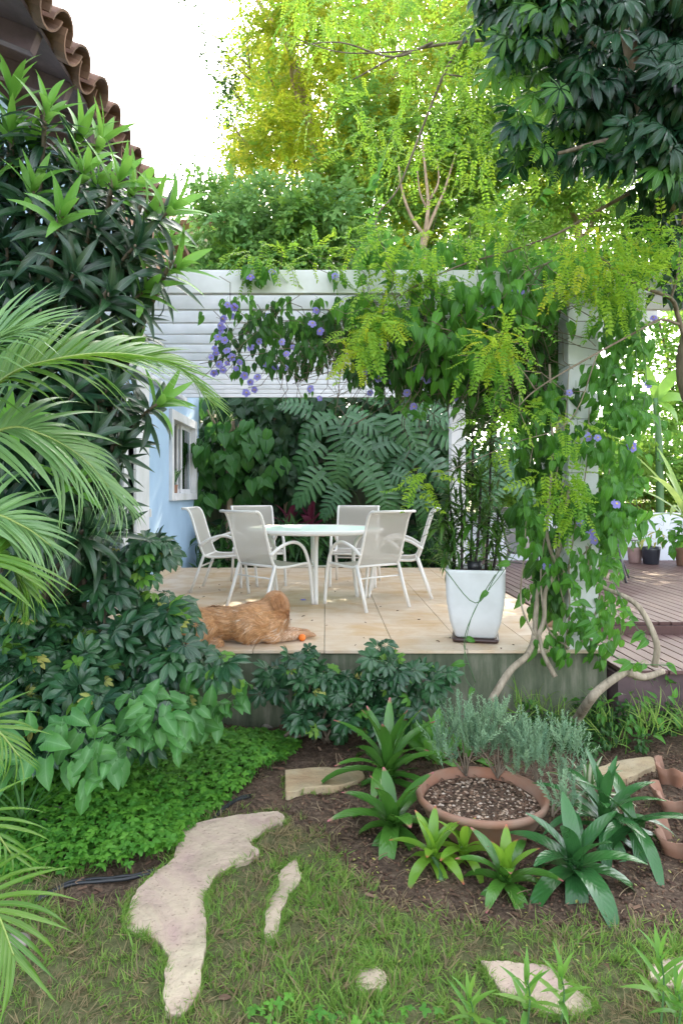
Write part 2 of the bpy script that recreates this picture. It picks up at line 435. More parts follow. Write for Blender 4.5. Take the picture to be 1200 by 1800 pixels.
M_alu = plain('cream_white_aluminium', (0.78, 0.76, 0.72), 0.35, 0.03, 4, 0.02)
M_dalu = plain('dark_grey_aluminium', (0.10, 0.10, 0.11), 0.4, 0.03, 4, 0.02)
M_planter = plain('white_planter_cement', (0.66, 0.67, 0.68), 0.55, 0.06, 6, 0.15, c2=(0.56, 0.57, 0.57))
M_saucer = plain('brown_saucer', (0.045, 0.02, 0.017), 0.4, 0.1, 9)
M_black = plain('black_plastic', (0.015, 0.015, 0.018), 0.4, 0.1, 9)
M_dpot = plain('charcoal_glazed_pot', (0.035, 0.037, 0.05), 0.3, 0.1, 9)
M_pinkpot = plain('dusty_rose_pot', (0.40, 0.26, 0.24), 0.6, 0.1, 9)
M_wallw = plain('white_garden_wall', (0.72, 0.74, 0.80), 0.8, 0.06, 3, 0.3, c2=(0.62, 0.64, 0.70))
M_sunpatch = plain('sun_patch_tan', (0.70, 0.60, 0.46), 0.9, 0.1, 20)
M_fence = plain('rust_brown_slats', (0.28, 0.14, 0.08), 0.8, 0.15, 8)
M_dark = plain('dark_room', (0.02, 0.02, 0.022), 0.9, 0.1, 3)  # near-black base colour carries the gloom of the unlit interior
M_orange = plain('orange_rubber', (0.85, 0.20, 0.02), 0.6, 0.1, 60, 0.5)
M_hose = plain('black_hose', (0.02, 0.022, 0.025), 0.4, 0.1, 9)
M_rock = plain('garden_rock', (0.27, 0.24, 0.20), 0.85, 0.2, 14, 0.6, c2=(0.16, 0.14, 0.11))
M_pebble = plain('pale_pebbles', (0.52, 0.42, 0.33), 0.7, 0.5, 30, 0.3, c2=(0.30, 0.2, 0.14))
M_bark = barkmat('grey_brown_bark', (0.24, 0.19, 0.14), (0.09, 0.07, 0.05))
M_barkl = barkmat('pale_warm_bark', (0.46, 0.35, 0.24), (0.22, 0.15, 0.10))
M_vbark = barkmat('pale_vine_bark', (0.38, 0.32, 0.24), (0.16, 0.13, 0.09))
M_dcane = barkmat('dark_cane', (0.06, 0.05, 0.045), (0.025, 0.02, 0.02))

def tilemat():
    m, t = nodes('travertine_tile'); oi = t.nodes.new('ShaderNodeObjectInfo')
    n1 = noise(t, 3.0, 6, .6, None, .6); n2 = noise(t, 22, 5)
    g = t.nodes.new('ShaderNodeNewGeometry'); mp = t.nodes.new('ShaderNodeMapping'); mp.inputs['Scale'].default_value = (2, 22, 5); t.links.new(g.outputs['Position'], mp.inputs[0])
    n3 = noise(t, 1.6, 5, .6, mp.outputs[0], .5)
    col = mixc(t, ramp(t, n3, [(0.35, (0, 0, 0)), (0.75, (1, 1, 1))]), (0.63, 0.51, 0.385), (0.53, 0.405, 0.28))
    col = mixc(t, mth(t, 'MULTIPLY', ramp(t, n1, [(0.42, (0, 0, 0)), (0.64, (1, 1, 1))]), 0.75), col, (0.48, 0.30, 0.13))
    col = mixc(t, mth(t, 'MULTIPLY', oi.outputs['Random'], 0.25), col, (0.66, 0.56, 0.45))
    pit = ramp(t, n2, [(0.66, (0, 0, 0)), (0.74, (1, 1, 1))]); col = mixc(t, mth(t, 'MULTIPLY', pit, .4), col, (0.25, 0.17, 0.10))
    finish(t, col, mth(t, 'ADD', mth(t, 'MULTIPLY', n1, .5), .2), .4, n2, .15, .003); return m
M_tile = tilemat()
def concmat():
    m, t = nodes('mossy_concrete'); g = t.nodes.new('ShaderNodeNewGeometry')
    mp = t.nodes.new('ShaderNodeMapping'); mp.inputs['Scale'].default_value = (5, 5, 0.8); t.links.new(g.outputs['Position'], mp.inputs[0])
    n1 = noise(t, 2.2, 6, .65, mp.outputs[0]); n2 = noise(t, 3, 5)
    col = ramp(t, n1, [(0.3, (0.045, 0.06, 0.035)), (0.5, (0.11, 0.125, 0.08)), (0.7, (0.22, 0.21, 0.16))])
    col = mixc(t, mth(t, 'MULTIPLY', ramp(t, n2, [(0.45, (0, 0, 0)), (0.65, (1, 1, 1))]), .6), col, (0.075, 0.10, 0.05))
    finish(t, col, .85, .3, noise(t, 60), .4, .004); return m
M_conc = concmat()
def deckmat():
    m, t = nodes('red_brown_deck_wood'); oi = t.nodes.new('ShaderNodeObjectInfo'); g = t.nodes.new('ShaderNodeNewGeometry')
    mp = t.nodes.new('ShaderNodeMapping'); mp.inputs['Scale'].default_value = (40, 1.5, 10); t.links.new(g.outputs['Position'], mp.inputs[0])
    n = noise(t, 1.4, 5, .6, mp.outputs[0])
    col = mixc(t, n, (0.08, 0.045, 0.04), (0.15, 0.085, 0.078)); col = mixc(t, mth(t, 'MULTIPLY', oi.outputs['Random'], .5), col, (0.12, 0.065, 0.06))
    finish(t, col, .5, .3, n, .25, .003); return m
M_deck = deckmat()
def stonemat(name, a, b, c):
    m, t = nodes(name); n1 = noise(t, 2.6, 6, .6, None, 1.5); n2 = noise(t, 40, 5)
    col = ramp(t, n1, [(0.32, b), (0.5, a), (0.68, c)])
    col = mixc(t, mth(t, 'MULTIPLY', ramp(t, noise(t, 9, 4), [(0.58, (0, 0, 0)), (0.7, (1, 1, 1))]), .35), col, (0.20, 0.13, 0.09))
    v = t.nodes.new('ShaderNodeTexVoronoi'); v.feature = 'DISTANCE_TO_EDGE'; v.inputs['Scale'].default_value = 1.7; g = t.nodes.new('ShaderNodeNewGeometry')
    dn = t.nodes.new('ShaderNodeVectorMath'); dn.operation = 'ADD'; nn = t.nodes.new('ShaderNodeTexNoise'); nn.inputs['Scale'].default_value = 6; t.links.new(g.outputs['Position'], nn.inputs['Vector']); t.links.new(g.outputs['Position'], dn.inputs[0]); t.links.new(nn.outputs['Color'], dn.inputs[1]); t.links.new(dn.outputs[0], v.inputs['Vector'])
    cr = ramp(t, v.outputs['Distance'], [(0.0, (1, 1, 1)), (0.012, (0, 0, 0))]); sp = ramp(t, noise(t, 70, 3), [(.62, (0, 0, 0)), (.68, (1, 1, 1))]); ms_ = noise(t, 3.3, 6, .7)
    col = mixc(t, mth(t, 'MULTIPLY', ramp(t, ms_, [(.5, (0, 0, 0)), (.72, (1, 1, 1))]), .5), col, (.17, .15, .10)); col = mixc(t, mth(t, 'MULTIPLY', sp, .5), col, (.13, .09, .06))
    finish(t, col, .85, .25, mth(t, 'SUBTRACT', mth(t, 'ADD', n2, mth(t, 'MULTIPLY', n1, 5)), mth(t, 'MULTIPLY', cr, .35)), .6, .010); return m
M_stone = stonemat('pink_sandstone', (0.44, 0.35, 0.26), (0.38, 0.27, 0.23), (0.47, 0.40, 0.28))
M_slab = stonemat('yellow_sandstone', (0.42, 0.32, 0.19), (0.34, 0.23, 0.13), (0.47, 0.385, 0.26))
def soilmat():
    m, t = nodes('garden_soil'); at = N(t, 'ShaderNodeAttribute', attribute_name='grassy')
    n = noise(t, 5, 6, .65); n2 = noise(t, 45, 5, .7); n3 = noise(t, 160, 3)
    soil = ramp(t, n2, [(0.3, (0.03, 0.021, 0.015)), (0.5, (0.088, 0.060, 0.042)), (0.72, (0.20, 0.145, 0.10))])
    soil = mixc(t, mth(t, 'MULTIPLY', ramp(t, n, [(0.5, (0, 0, 0)), (0.7, (1, 1, 1))]), .35), soil, (0.20, 0.135, 0.085))
    gr = ramp(t, n2, [(0.3, (0.045, 0.055, 0.02)), (0.7, (0.15, 0.15, 0.07))])
    col = mixc(t, at.outputs['Fac'], soil, gr)
    finish(t, col, .95, .15, mth(t, 'ADD', n2, mth(t, 'MULTIPLY', n3, .5)), .8, .012); return m
M_soil = soilmat()
def fabricmat(name, c, tfac):
    m, t = nodes(name); n = noise(t, 200, 2); col = mixc(t, n, c, tuple(x*.75 for x in c))
    p, o = finish(t, col, .7, .3, n, .2, .002); tb = t.nodes.new('ShaderNodeBsdfTransparent'); tl = t.nodes.new('ShaderNodeBsdfTranslucent'); tl.inputs[0].default_value = (*c, 1)
    a = t.nodes.new('ShaderNodeMixShader'); a.inputs[0].default_value = .3; t.links.new(p.outputs[0], a.inputs[1]); t.links.new(tl.outputs[0], a.inputs[2])
    b = t.nodes.new('ShaderNodeMixShader'); b.inputs[0].default_value = tfac; t.links.new(a.outputs[0], b.inputs[1]); t.links.new(tb.outputs[0], b.inputs[2]); t.links.new(b.outputs[0], o.inputs[0]); return m
M_mesh = fabricmat('beige_sling_mesh', (0.60, 0.57, 0.51), .22)
M_dmesh = fabricmat('grey_sling_mesh', (0.16, 0.16, 0.17), .15)
def glassmat(name, c, mixf, rough=.03):
    m, t = nodes(name); gl = t.nodes.new('ShaderNodeBsdfGlossy'); gl.inputs['Roughness'].default_value = rough; gl.inputs['Color'].default_value = (*[min(1, x_*1.2) for x_ in c], 1); tb = t.nodes.new('ShaderNodeBsdfTransparent'); tb.inputs[0].default_value = (*c, 1)
    fr = t.nodes.new('ShaderNodeFresnel'); fr.inputs[0].default_value = 1.5; a = t.nodes.new('ShaderNodeMixShader'); t.links.new(mth(t, 'ADD', fr.outputs[0], mixf), a.inputs[0])
    t.links.new(tb.outputs[0], a.inputs[1]); t.links.new(gl.outputs[0], a.inputs[2]); o = t.nodes.new('ShaderNodeOutputMaterial'); t.links.new(a.outputs[0], o.inputs[0]); return m
M_glass = glassmat('window_glass', (0.75, 0.80, 0.82), .04)
M_tglass = glassmat('green_frosted_glass', (0.60, 0.76, 0.70), .34, .45)

# ------------------------------------------------------------------ ground
STONE_BIG = [(490,1436),(502,1452),(470,1466),(440,1490),(455,1512),(400,1538),(372,1560),(360,1600),(362,1660),(352,1740),(342,1775),(318,1800),(292,1792),(290,1740),(292,1690),(262,1660),(225,1645),(228,1610),(240,1580),(275,1545),(305,1520),(315,1480),(330,1462),(400,1446),(450,1440)]
STONE_NARROW = [(522,1512),(528,1550),(500,1590),(490,1640),(475,1662),(464,1650),(468,1610),(478,1580),(492,1560),(492,1535)]
STONE_RIGHT = [(845,1693),(905,1697),(965,1706),(1000,1735),(1040,1768),(1005,1790),(960,1786),(925,1768),(880,1745),(862,1720)]
STONE_SMALL = [(625,1715),(648,1708),(672,1716),(678,1738),(655,1748),(626,1744)]
STONE_EDGE = [(1138,1705),(1180,1690),(1240,1700),(1250,1745),(1180,1742),(1145,1726)]
SLAB_LEFT = [(501,1362),(560,1357),(622,1360),(640,1372),(600,1388),(540,1394),(503,1400)]
SLAB_RIGHT = [(1045,1358),(1090,1345),(1142,1338),(1150,1352),(1110,1372),(1060,1385)]
BED = [(560,1330),(1260,1320),(1260,1650),(1100,1640),(1000,1632),(860,1628),(740,1610),(650,1580),(600,1500),(520,1440),(540,1390)]
PATHSOIL = [(330,1470),(400,1400),(470,1350),(560,1330),(640,1420),(560,1470),(500,1440),(420,1440)]
HOSESOIL = [(60,1560),(250,1520),(320,1500),(300,1530),(240,1600),(150,1610),(60,1590)]
BACKBED = [(-200,1190),(1300,1190),(1300,1330),(560,1330),(470,1350),(330,1470),(250,1530),(-200,1560)]
def grassy(px, row):
    g = np.ones(np.shape(px))
    for pl in (BED, PATHSOIL, HOSESOIL, BACKBED): g = np.where(inpoly(px, row, pl), 0.0, g)
    g = np.where(row < 1330, 0.0, g); return g
def make_ground():
    xs = np.concatenate([np.linspace(-300, -6, 14)[:-1], np.linspace(-6, -3, 20)[:-1], np.linspace(-3, 3, 240), np.linspace(3, 6, 20)[1:], np.linspace(6, 300, 14)[1:]])
    ys = np.concatenate([np.linspace(-60, 1.2, 8)[:-1], np.linspace(1.2, 5.2, 170), np.linspace(5.2, 14, 20)[1:], np.linspace(14, 400, 14)[1:]])
    X, Y = np.meshgrid(xs, ys); Z = np.where((np.abs(X) < 6) & (Y < 6) & (Y > 0), gh(X, Y), 0); 
    near = (np.abs(X) < 3) & (Y > 1.3) & (Y < 5); Z = Z+near*rng.normal(0, .003, X.shape)
    V = np.stack([X.ravel(), Y.ravel(), Z.ravel()], 1); nx, ny = len(xs), len(ys)
    i = (np.arange(ny-1)[:, None]*nx+np.arange(nx-1)[None, :]).ravel(); q = np.stack([i, i+1, i+nx+1, i+nx], 1)
    me = np_mesh('ground', V, None, None, M_soil, None, q.ravel(), np.arange(len(q))*4)
    a = me.attributes.new('grassy', 'FLOAT', 'POINT'); px, row = ground_px(X.ravel(), Y.ravel()); g = grassy(px, row); g = np.where(Y.ravel() > 6, 1, g); a.data.foreach_set('value', g.astype(np.float32))
    o = bpy.data.objects.new('ground', me); C.objects.link(o); tag(o, kind='structure')
make_ground()
def flagstone(name, poly, mat, label, thick=0.022, sub=10):
    pts = [G(*p) for p in poly]; c = sum(pts, Vector())/len(pts)
    ring = catmull(pts+[pts[0]], 4)[:-1]; n = len(ring)
    ring = [p+Vector((random.uniform(-1, 1), random.uniform(-1, 1), 0))*.005 for p in ring]
    import itertools
    rough = []; inside = [p.lerp(c, k) for p in ring for k in (0, .3, .6, .9)]; top = max(float(gh(p.x, p.y)) for p in inside)*.8+.010
    for i, p in enumerate(ring):
        q = ring[(i+1) % n]; rough += [p, p.lerp(q, .5)+Vector((random.uniform(-1, 1), random.uniform(-1, 1), 0))*.004]
    mb = MB(); mb.prism([(p.x, p.y) for p in rough], -.03, top if thick < .025 else thick); o = mb.build(name, mat); tag(o, label, 'stepping stone', 'stepping stones in the lawn')
    b = o.modifiers.new('bevel', 'BEVEL'); b.width = .006; b.segments = 2; b.limit_method = 'ANGLE'; b.angle_limit = math.radians(50)
    return o
def smoothpoly(poly, k=1): return poly
flagstone('stepping_stone', STONE_BIG, M_stone, 'long pinkish stepping stone curving through the lawn, the largest slab')
flagstone('stepping_stone', STONE_NARROW, M_stone, 'narrow sliver of pink stone half swallowed by grass right of the long slab')
flagstone('stepping_stone', STONE_RIGHT, M_stone, 'flat pinkish stone in the grass in front of the bromeliads')
flagstone('stepping_stone', STONE_SMALL, M_stone, 'small rounded lilac pink stone nearly buried in the lawn')
flagstone('stepping_stone', STONE_EDGE, M_stone, 'stone slab cut off by the right edge of the picture in the grass')
flagstone('stone_slab', SLAB_LEFT, M_slab, 'yellow sandstone slab lying left of the tall bromeliad', .03)
flagstone('stone_slab', SLAB_RIGHT, M_slab, 'yellow sandstone slab behind the cream striped bromeliad', .03)

# ------------------------------------------------------------------ patio: base and travertine tiles
PX0, PX1, PY0, PY1 = -2.148, 2.0, 4.82, 10.1
base = MB().box2((PX0, PY0+.03, -.05), (PX1, PY1, PZ-.022)).build('patio_base', M_conc, bevel=.01); tag(base, kind='structure')
patio = thing('patio_floor', (0, PY0, 0), None, None); patio['kind'] = 'structure'
ts = 0.505; proto = {}
xs0 = -2.148+0.12
edges = [PX0]+[xs0+ts*i for i in range(9) if xs0+ts*i < PX1]+[PX1]
ye = [PY0+ts*i for i in range(11)]+[PY1]
for i in range(len(edges)-1):
    for j in range(len(ye)-1):
        if edges[i+1]-edges[i] < .02 or ye[j+1]-ye[j] < .02: continue
        sx, sy = edges[i+1]-edges[i]-.0045, ye[j+1]-ye[j]-.0045; key = (round(sx, 3), round(sy, 3))
        if key not in proto:
            o = MB().box((0, 0, 0), (sx, sy, .022)).build('tile', M_tile, origin=(0, 0, 0), bevel=.002); proto[key] = o
        else:
            o = proto[key].copy(); C.objects.link(o)
        o.parent = patio; o.location = Vector(((edges[i]+edges[i+1])/2, (ye[j]+ye[j+1])/2, PZ-.011+random.uniform(-.0008, .0008)))-patio.location

# ------------------------------------------------------------------ deck of two levels, steps down to the front
deck = thing('deck', (4, 5, 0), None, None); deck['kind'] = 'structure'
bw = .105
MB().box2((2.02, 5.92, .1), (8.0, 13.0, PZ-.04)).build('deck_frame', M_dwood, deck)
MB().box2((2.02, 4.72, .05), (8.0, 5.87, PZ-.145)).build('deck_frame', M_dwood, deck)
for lev, (y0, y1, zt, n) in enumerate([(5.88, 11.2, PZ, 56), (4.66, 5.84, PZ-.10, 48)]):
    first = None
    for i in range(n):
        if first is None: first = o = MB().box((0, 0, 0), (bw-.012, y1-y0, .028)).build('deck_board', M_deck, origin=(0, 0, 0), bevel=.003)
        else: o = first.copy(); C.objects.link(o)
        o.parent = deck; o.location = Vector((2.08+bw*i, (y0+y1)/2, zt-.014+random.uniform(-.001, .001)))-deck.location
MB().box2((2.02, 5.852, PZ-.12), (8.0, 5.876, PZ-.03)).build('riser', M_deck, deck, bevel=.002)

# ------------------------------------------------------------------ white garden wall at the back right, dark wall behind the planting
gw = MB().box2((2.2, 11.25, -.05), (9.0, 11.42, 1.305)).build('garden_wall', M_wallw, bevel=.01); tag(gw, 'low white rendered garden wall behind the deck', 'wall')
bwall = MB().box2((-2.4, 12.3, -.05), (2.2, 12.5, 2.9)).build('boundary_wall', M_conc); tag(bwall, 'mossy dark wall behind the split leaf plants', 'wall')
fn = thing('slatted_fence', (5, 13.5, 0), 'rust brown slatted fence beyond the white wall', 'fence')
for i in range(4): MB().box2((3.2, 13.4+.01*i, .9+i*.2), (8.6, 13.43+.01*i, 1.04+i*.2)).build('slat', M_fence, fn, bevel=.004)
for i in range(4): MB().box2((3.4+i*1.6, 13.46, 0), (3.5+i*1.6, 13.56, 1.75)).build('post', M_fence, fn, bevel=.004)

# ------------------------------------------------------------------ house
WX = -2.15
house = thing('blue_house', (WX-.1, 6, 0), 'pale blue house wall with white framed window and dark clay tiled eave', 'house')
mb = MB()
for lo, hi in [((0, 2.0, 0), (0, 6.6, 4.3)), ((0, 6.6, 2.75), (0, 7.66, 4.3)), ((0, 7.66, 0), (0, 9.5, 3.4)), ((0, 9.5, 0), (0, 11.15, 1.62)), ((0, 9.5, 2.72), (0, 11.15, 3.4)), ((0, 11.15, 0), (0, 11.6, 3.4))]:
    mb.box2((WX-.25, lo[1], lo[2]), (WX, hi[1], hi[2]))
mb.build('wall', M_blue, house)
MB().box2((WX-.27, 7.9, 3.402), (WX-.03, 10.2, 5.15)).build('upper_wall', M_brick, house)
MB().box2((WX-.27, 7.6, 5.15), (WX+.12, 10.4, 5.22)).build('roof_edge', M_rooft, house)
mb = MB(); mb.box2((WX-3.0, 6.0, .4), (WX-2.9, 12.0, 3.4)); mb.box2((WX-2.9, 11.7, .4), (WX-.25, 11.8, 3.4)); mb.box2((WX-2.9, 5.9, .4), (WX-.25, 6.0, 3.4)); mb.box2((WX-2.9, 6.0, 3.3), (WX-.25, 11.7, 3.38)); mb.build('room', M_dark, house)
MB().box2((WX-.02, 8.23, PZ), (WX+.015, 10.1, PZ+.09)).build('skirting', M_cream, house, bevel=.004)
MB().box2((WX, 11.6, 0), (WX+.001, 11.601, 0.01)).build('corner_bead', M_blue, house)
bpy.data.objects.remove(bpy.data.objects['corner_bead'])
# door
dr = MB(); dr.box2((WX-.12, 7.66, PZ), (WX+.035, 8.22, 2.95)).build('door_frame', M_white, house, bevel=.01)
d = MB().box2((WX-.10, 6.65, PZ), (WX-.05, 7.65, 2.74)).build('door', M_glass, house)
MB().box2((WX-.13, 7.40, PZ), (WX-.03, 7.56, 2.74)).build('door_rail', M_white, d, bevel=.005)
MB().box2((WX-.02, 8.19, 1.35), (WX+.06, 8.22, 1.45)).build('switch', M_white, house, bevel=.003)
# window
wf = MB(); y0, y1, z0, z1, t_ = 9.38, 11.22, 1.53, 2.80, .13
wf.box2((WX-.15, y0, z0), (WX+.05, y0+t_, z1)); wf.box2((WX-.15, y1-t_, z0), (WX+.05, y1, z1)); wf.box2((WX-.15, y0+t_, z1-t_), (WX+.047, y1-t_, z1)); wf.box2((WX-.15, y0+t_, z0), (WX+.07, y1-t_, z0+t_*.8))
wfo = wf.build('window', M_white, house, bevel=.006)
def sash(x, a, b):
    m = MB(); m.box2((x, a, z0+.105), (x+.03, a+.06, z1-t_)); m.box2((x, b-.06, z0+.105), (x+.03, b, z1-t_)); m.box2((x+.002, a+.06, z0+.105), (x+.028, b-.06, z0+.165)); m.box2((x+.002, a+.06, z1-t_-.06), (x+.028, b-.06, z1-t_))
    m.build('sash', M_white, wfo, bevel=.003)
sash(WX-.06, 10.35, 11.08); sash(WX-.095, 10.25, 11.05)
MB().box2((WX-.05, 10.41, z0+.165), (WX-.044, 11.02, z1-t_-.06)).build('pane', M_glass, wfo)
# eave
ex, ez, sl_ = -1.62, 4.42, .40      # eave line, roof slope
mb = MB(); rx = lambda x: ez+(ex-x)*sl_
mb.add([(ex-.10, 2.4, rx(ex-.1)-.03), (ex-.10, 6.9, rx(ex-.1)-.03), (-6, 6.9, rx(-6)-.03), (-6, 2.4, rx(-6)-.03), (ex-.10, 2.4, rx(ex-.1)), (ex-.10, 6.9, rx(ex-.1)), (-6, 6.9, rx(-6)), (-6, 2.4, rx(-6))],
       [(0, 1, 2, 3)[::-1], (4, 5, 6, 7), (0, 4, 5, 1), (1, 5, 6, 2), (2, 6, 7, 3), (3, 7, 4, 0)]); mb.build('roof', M_dwood, house)
for i in range(9):
    y = 2.6+i*.52; a = Vector((ex-.14, y, rx(ex-.14)-.10)); b = Vector((-3.0, y, rx(-3.0)-.10))
    m = MB(); m.box((a+b)/2, ((b-a).length, .07, .13), R=Matrix.Rotation(math.atan(sl_), 3, 'Y')); m.build('rafter_tail', M_dwood, house, bevel=.004)
def barrel():
    n = 9; m = MB(); L = .46; v = []; f = []
    for e, (x, r0) in enumerate([(0, .135), (-L, .115)]):
        for r in (r0, r0-.014):
            for k in range(n+1):
                a = PI*k/n; v.append((x, r*math.cos(a)*1.05, r*math.sin(a)))
    q = n+1
    for k in range(n):
        f += [(k, k+1, 2*q+k+1, 2*q+k), (q+k+1, q+k, 3*q+k, 3*q+k+1), (k+1, k, q+k, q+k+1), (2*q+k, 2*q+k+1, 3*q+k+1, 3*q+k)]
    f += [(0, 2*q, 3*q, q), (n, q+n, 3*q+n, 2*q+n)]
    m.add(v, f); return m
o0 = barrel().build('roof_tile', M_rooft, origin=(0, 0, 0), smooth=False)
rot = Matrix.Rotation(math.atan(sl_), 4, 'Y'); k0 = True
for i in range(14):
    y = 2.55+i*.33
    for j in range(4):
        for under in (0, 1):
            if under and j > 1: continue
            o = o0 if k0 else o0.copy()
            if not k0: C.objects.link(o)
            k0 = False
            x = ex-j*.38+random.uniform(-.025, .025); p = Vector((x, y+(.165 if under else 0), rx(x)+(.11 if under else .045)))
            M = Matrix.Translation(p-house.location)@rot@(Matrix.Rotation(PI, 4, 'X') if under else Matrix.Identity(4))@Matrix.Rotation(random.uniform(-.03, .03), 4, 'Z')
            o.parent = house; o.matrix_basis = M
# wall lamp and sill pot
wl = thing('wall_lamp', (WX, 9.05, 2.86), 'small white cylinder lamp on the blue wall above the window', 'lamp')
MB().lathe([(.045, 0), (.05, .01), (.05, .16), (.03, .17)], (WX+.10, 9.05, 2.86), 16).build('lamp_body', M_white, wl, True)
MB().box2((WX, 9.02, 2.92), (WX+.06, 9.08, 2.98)).build('bracket', M_white, wl)

# neighbour's roof on the skyline
nh = thing('neighbour_house', (-4.5, 20, 0), 'far house whose pale tiled roof ridge peeps over the trees', 'house')
a = P(262, 340, 20); b = P(430, 340, 20); mb = MB()
mb.box2((a.x, 20, 0), (b.x, 24, a.z-.9)); mb.build('wall', M_cream, nh)
mb = MB(); nn = 26
for i in range(nn): 
    x = lerp(a.x-.2, b.x+.2, i/(nn-1)); mb.tube([(x, 19.6, a.z-1.0), (x, 22, a.z+.05)], .085, 6)
mb.box2((a.x-.2, 21.9, a.z-.0), (b.x+.2, 22.1, a.z+.12)); mb.build('roof', M_rooft, nh)

# ------------------------------------------------------------------ pergola
perg = thing('pergola', (0, 7.4, PZ), 'white slatted wooden pergola over the dining patio', 'pergola')
ZB = 3.055
rr = MB().box2((-2.145, 4.85-.03, ZB), (2.95, 4.85+.03, ZB+.165)).build('front_beam', M_white, perg, bevel=.006)
for i in range(13):
    y = 5.27+i*.405
    if i == 0: r0 = o = MB().box2((-2.145, y-.022, ZB), (2.75, y+.022, ZB+.128)).build('rafter', M_white, perg, bevel=.004); y00 = y
    else: o = r0.copy(); C.objects.link(o); o.location = r0.location+Vector((0, y-y00, 0))
    if i == 12: o.scale.x = 1.0
MB().box2((1.80, 4.9, ZB-.06), (1.90, 10.25, ZB+.10)).build('side_beam', M_white, perg, bevel=.005)
MB().box2((-2.14, 4.9, ZB-.06), (-2.06, 10.2, ZB+.0)).build('wall_plate', M_white, perg, bevel=.005)
MB().box2((1.84, 10.0, PZ), (2.05, 10.22, ZB-.06)).build('post', M_white, perg, bevel=.008)
fp = MB().box2((1.735, 4.865, .05), (1.925, 5.055, ZB-.062)).build('post', M_white, perg, bevel=.003)
z = .06
while z < ZB-.25:
    MB().box2((1.722, 4.852, z), (1.938, 5.068, z+.186)).build('block', M_white, fp, bevel=.006); z += .192

# ------------------------------------------------------------------ patio furniture
def build_chair(name, label, cat, mframe, mfab, group, loc, rz, back=.94):
    """faces +Y; origin on the floor under the seat"""
    t = thing(name, (0, 0, 0), label, cat, group)
    for s in (-1, 1):
        x = s*.265
        MB().tube(catmull([(x, .31, 0), (x, .285, .22), (x, .25, .42), (x*1.02, .17, .575), (x*1.03, .04, .635), (x*1.02, -.12, .60), (x, -.25, .52)], 5), .0165, 8).build('arm_leg', mframe, t, True)
        MB().tube([(x, -.19, .43), (x, -.27, .2), (x*1.03, -.345, 0)], .0165, 8).build('rear_leg', mframe, t, True)
        MB().tube(catmull([(x*.96, .265, .385), (x*.96, .22, .415), (x*.96, .0, .40), (x*.96, -.16, .405), (x*.96, -.215, .46), (x*.96, -.28, .66), (x*.96, -.345, .87), (x*.96, -.39, .93), (x*.96, -.44, .935)], 4), .0135, 8).build('side_rail', mframe, t, True)
    for (y, z) in ((.262, .385), (-.19, .41), (-.44, .935)):
        MB().tube([(-.255, y, z), (.255, y, z)], .0125, 8).build('cross_bar', mframe, t, True)
    MB().tube([(-.26, -.22, .30), (.26, -.22, .30)], .009, 6).build('cross_bar', mframe, t, True)
    prof = catmull([(0, .265, .392), (0, .22, .42), (0, .0, .395), (0, -.16, .405), (0, -.212, .46), (0, -.278, .66), (0, -.343, .87), (0, -.39, .932), (0, -.44, .94)], 4)
    m = MB(); v = []; f = []; nx = 9
    for p in prof:
        for k in range(nx):
            u = k/(nx-1)*2-1; v.append((u*.248, p.y+.006*(1-u*u), p.z-.008*(1-u*u)))
    for i in range(len(prof)-1):
        for k in range(nx-1): f.append((i*nx+k, i*nx+k+1, (i+1)*nx+k+1, (i+1)*nx+k))
    m.add(v, f); m.build('sling', mfab, t, True)
    for ch in t.children:
        pass
    t.location = loc; t.rotation_euler = (0, 0, rz)
    return t
def heading(u, v): return math.atan2(v, u)-PI/2
CG = 'sling chairs round the dining table'
ch0 = build_chair('patio_chair', 'cream sling chair at front left of the table, its back to the dog', 'chair', M_alu, M_mesh, CG, (-.53, 6.755, PZ), heading(.71, .73))
for lab, x, y, h in [('cream sling chair at front right of the table, its back towards us', .39, 6.75, heading(-.6, .8)),
                     ('cream sling chair seen from the side beside the blue wall', -1.13, 7.80, heading(1, -.08)),
                     ('cream sling chair seen from the side nearest the big white planter', .80, 7.45, heading(-1, .12)),
                     ('cream sling chair behind the table on the side of the blue house', -.82, 8.32, heading(.3, -.95)),
                     ('cream sling chair behind the table in front of the split leaf plants', .36, 8.30, heading(-.15, -.99))]:
    c = copy_tree(ch0); c.location = (x, y, PZ); c.rotation_euler.z = h; c['label'] = lab
tb = thing('dining_table', (-.12, 7.25, PZ), 'round white table with greenish glass top', 'table')
tx, ty = -.12, 7.25
MB().lathe([(.66, .70), (.715, .695), (.735, .705), (.735, .735), (.715, .742), (.69, .738), (.69, .725), (.66, .72)], (tx, ty, PZ), 56).build('rim', M_alu, tb, True)
me = tb.children[0].data
# open the middle of the rim (remove the two end caps)
import bmesh
bm = bmesh.new(); bm.from_mesh(me); bmesh.ops.delete(bm, geom=[f for f in bm.faces if len(f.verts) > 8], context='FACES_ONLY'); bm.to_mesh(me); bm.free()
MB().lathe([(.70, .7265), (.70, .7345)], (tx, ty, PZ), 56).build('glass_top', M_tglass, tb)
for k in range(4):
    a = -PI/2+k*PI/2+.06; c_, s_ = math.cos(a), math.sin(a)
    MB().tube(catmull([(tx+r*c_, ty+r*s_, PZ+z) for r, z in ((.46, 0), (.43, .25), (.42, .5), (.48, .64), (.60, .70), (.66, .705))], 5), .021, 8).build('leg', M_alu, tb, True)
    MB().tube([(tx+.425*c_, ty+.425*s_, PZ+.33), (tx, ty, PZ+.33)], .012, 6).build('brace', M_alu, tb, True)

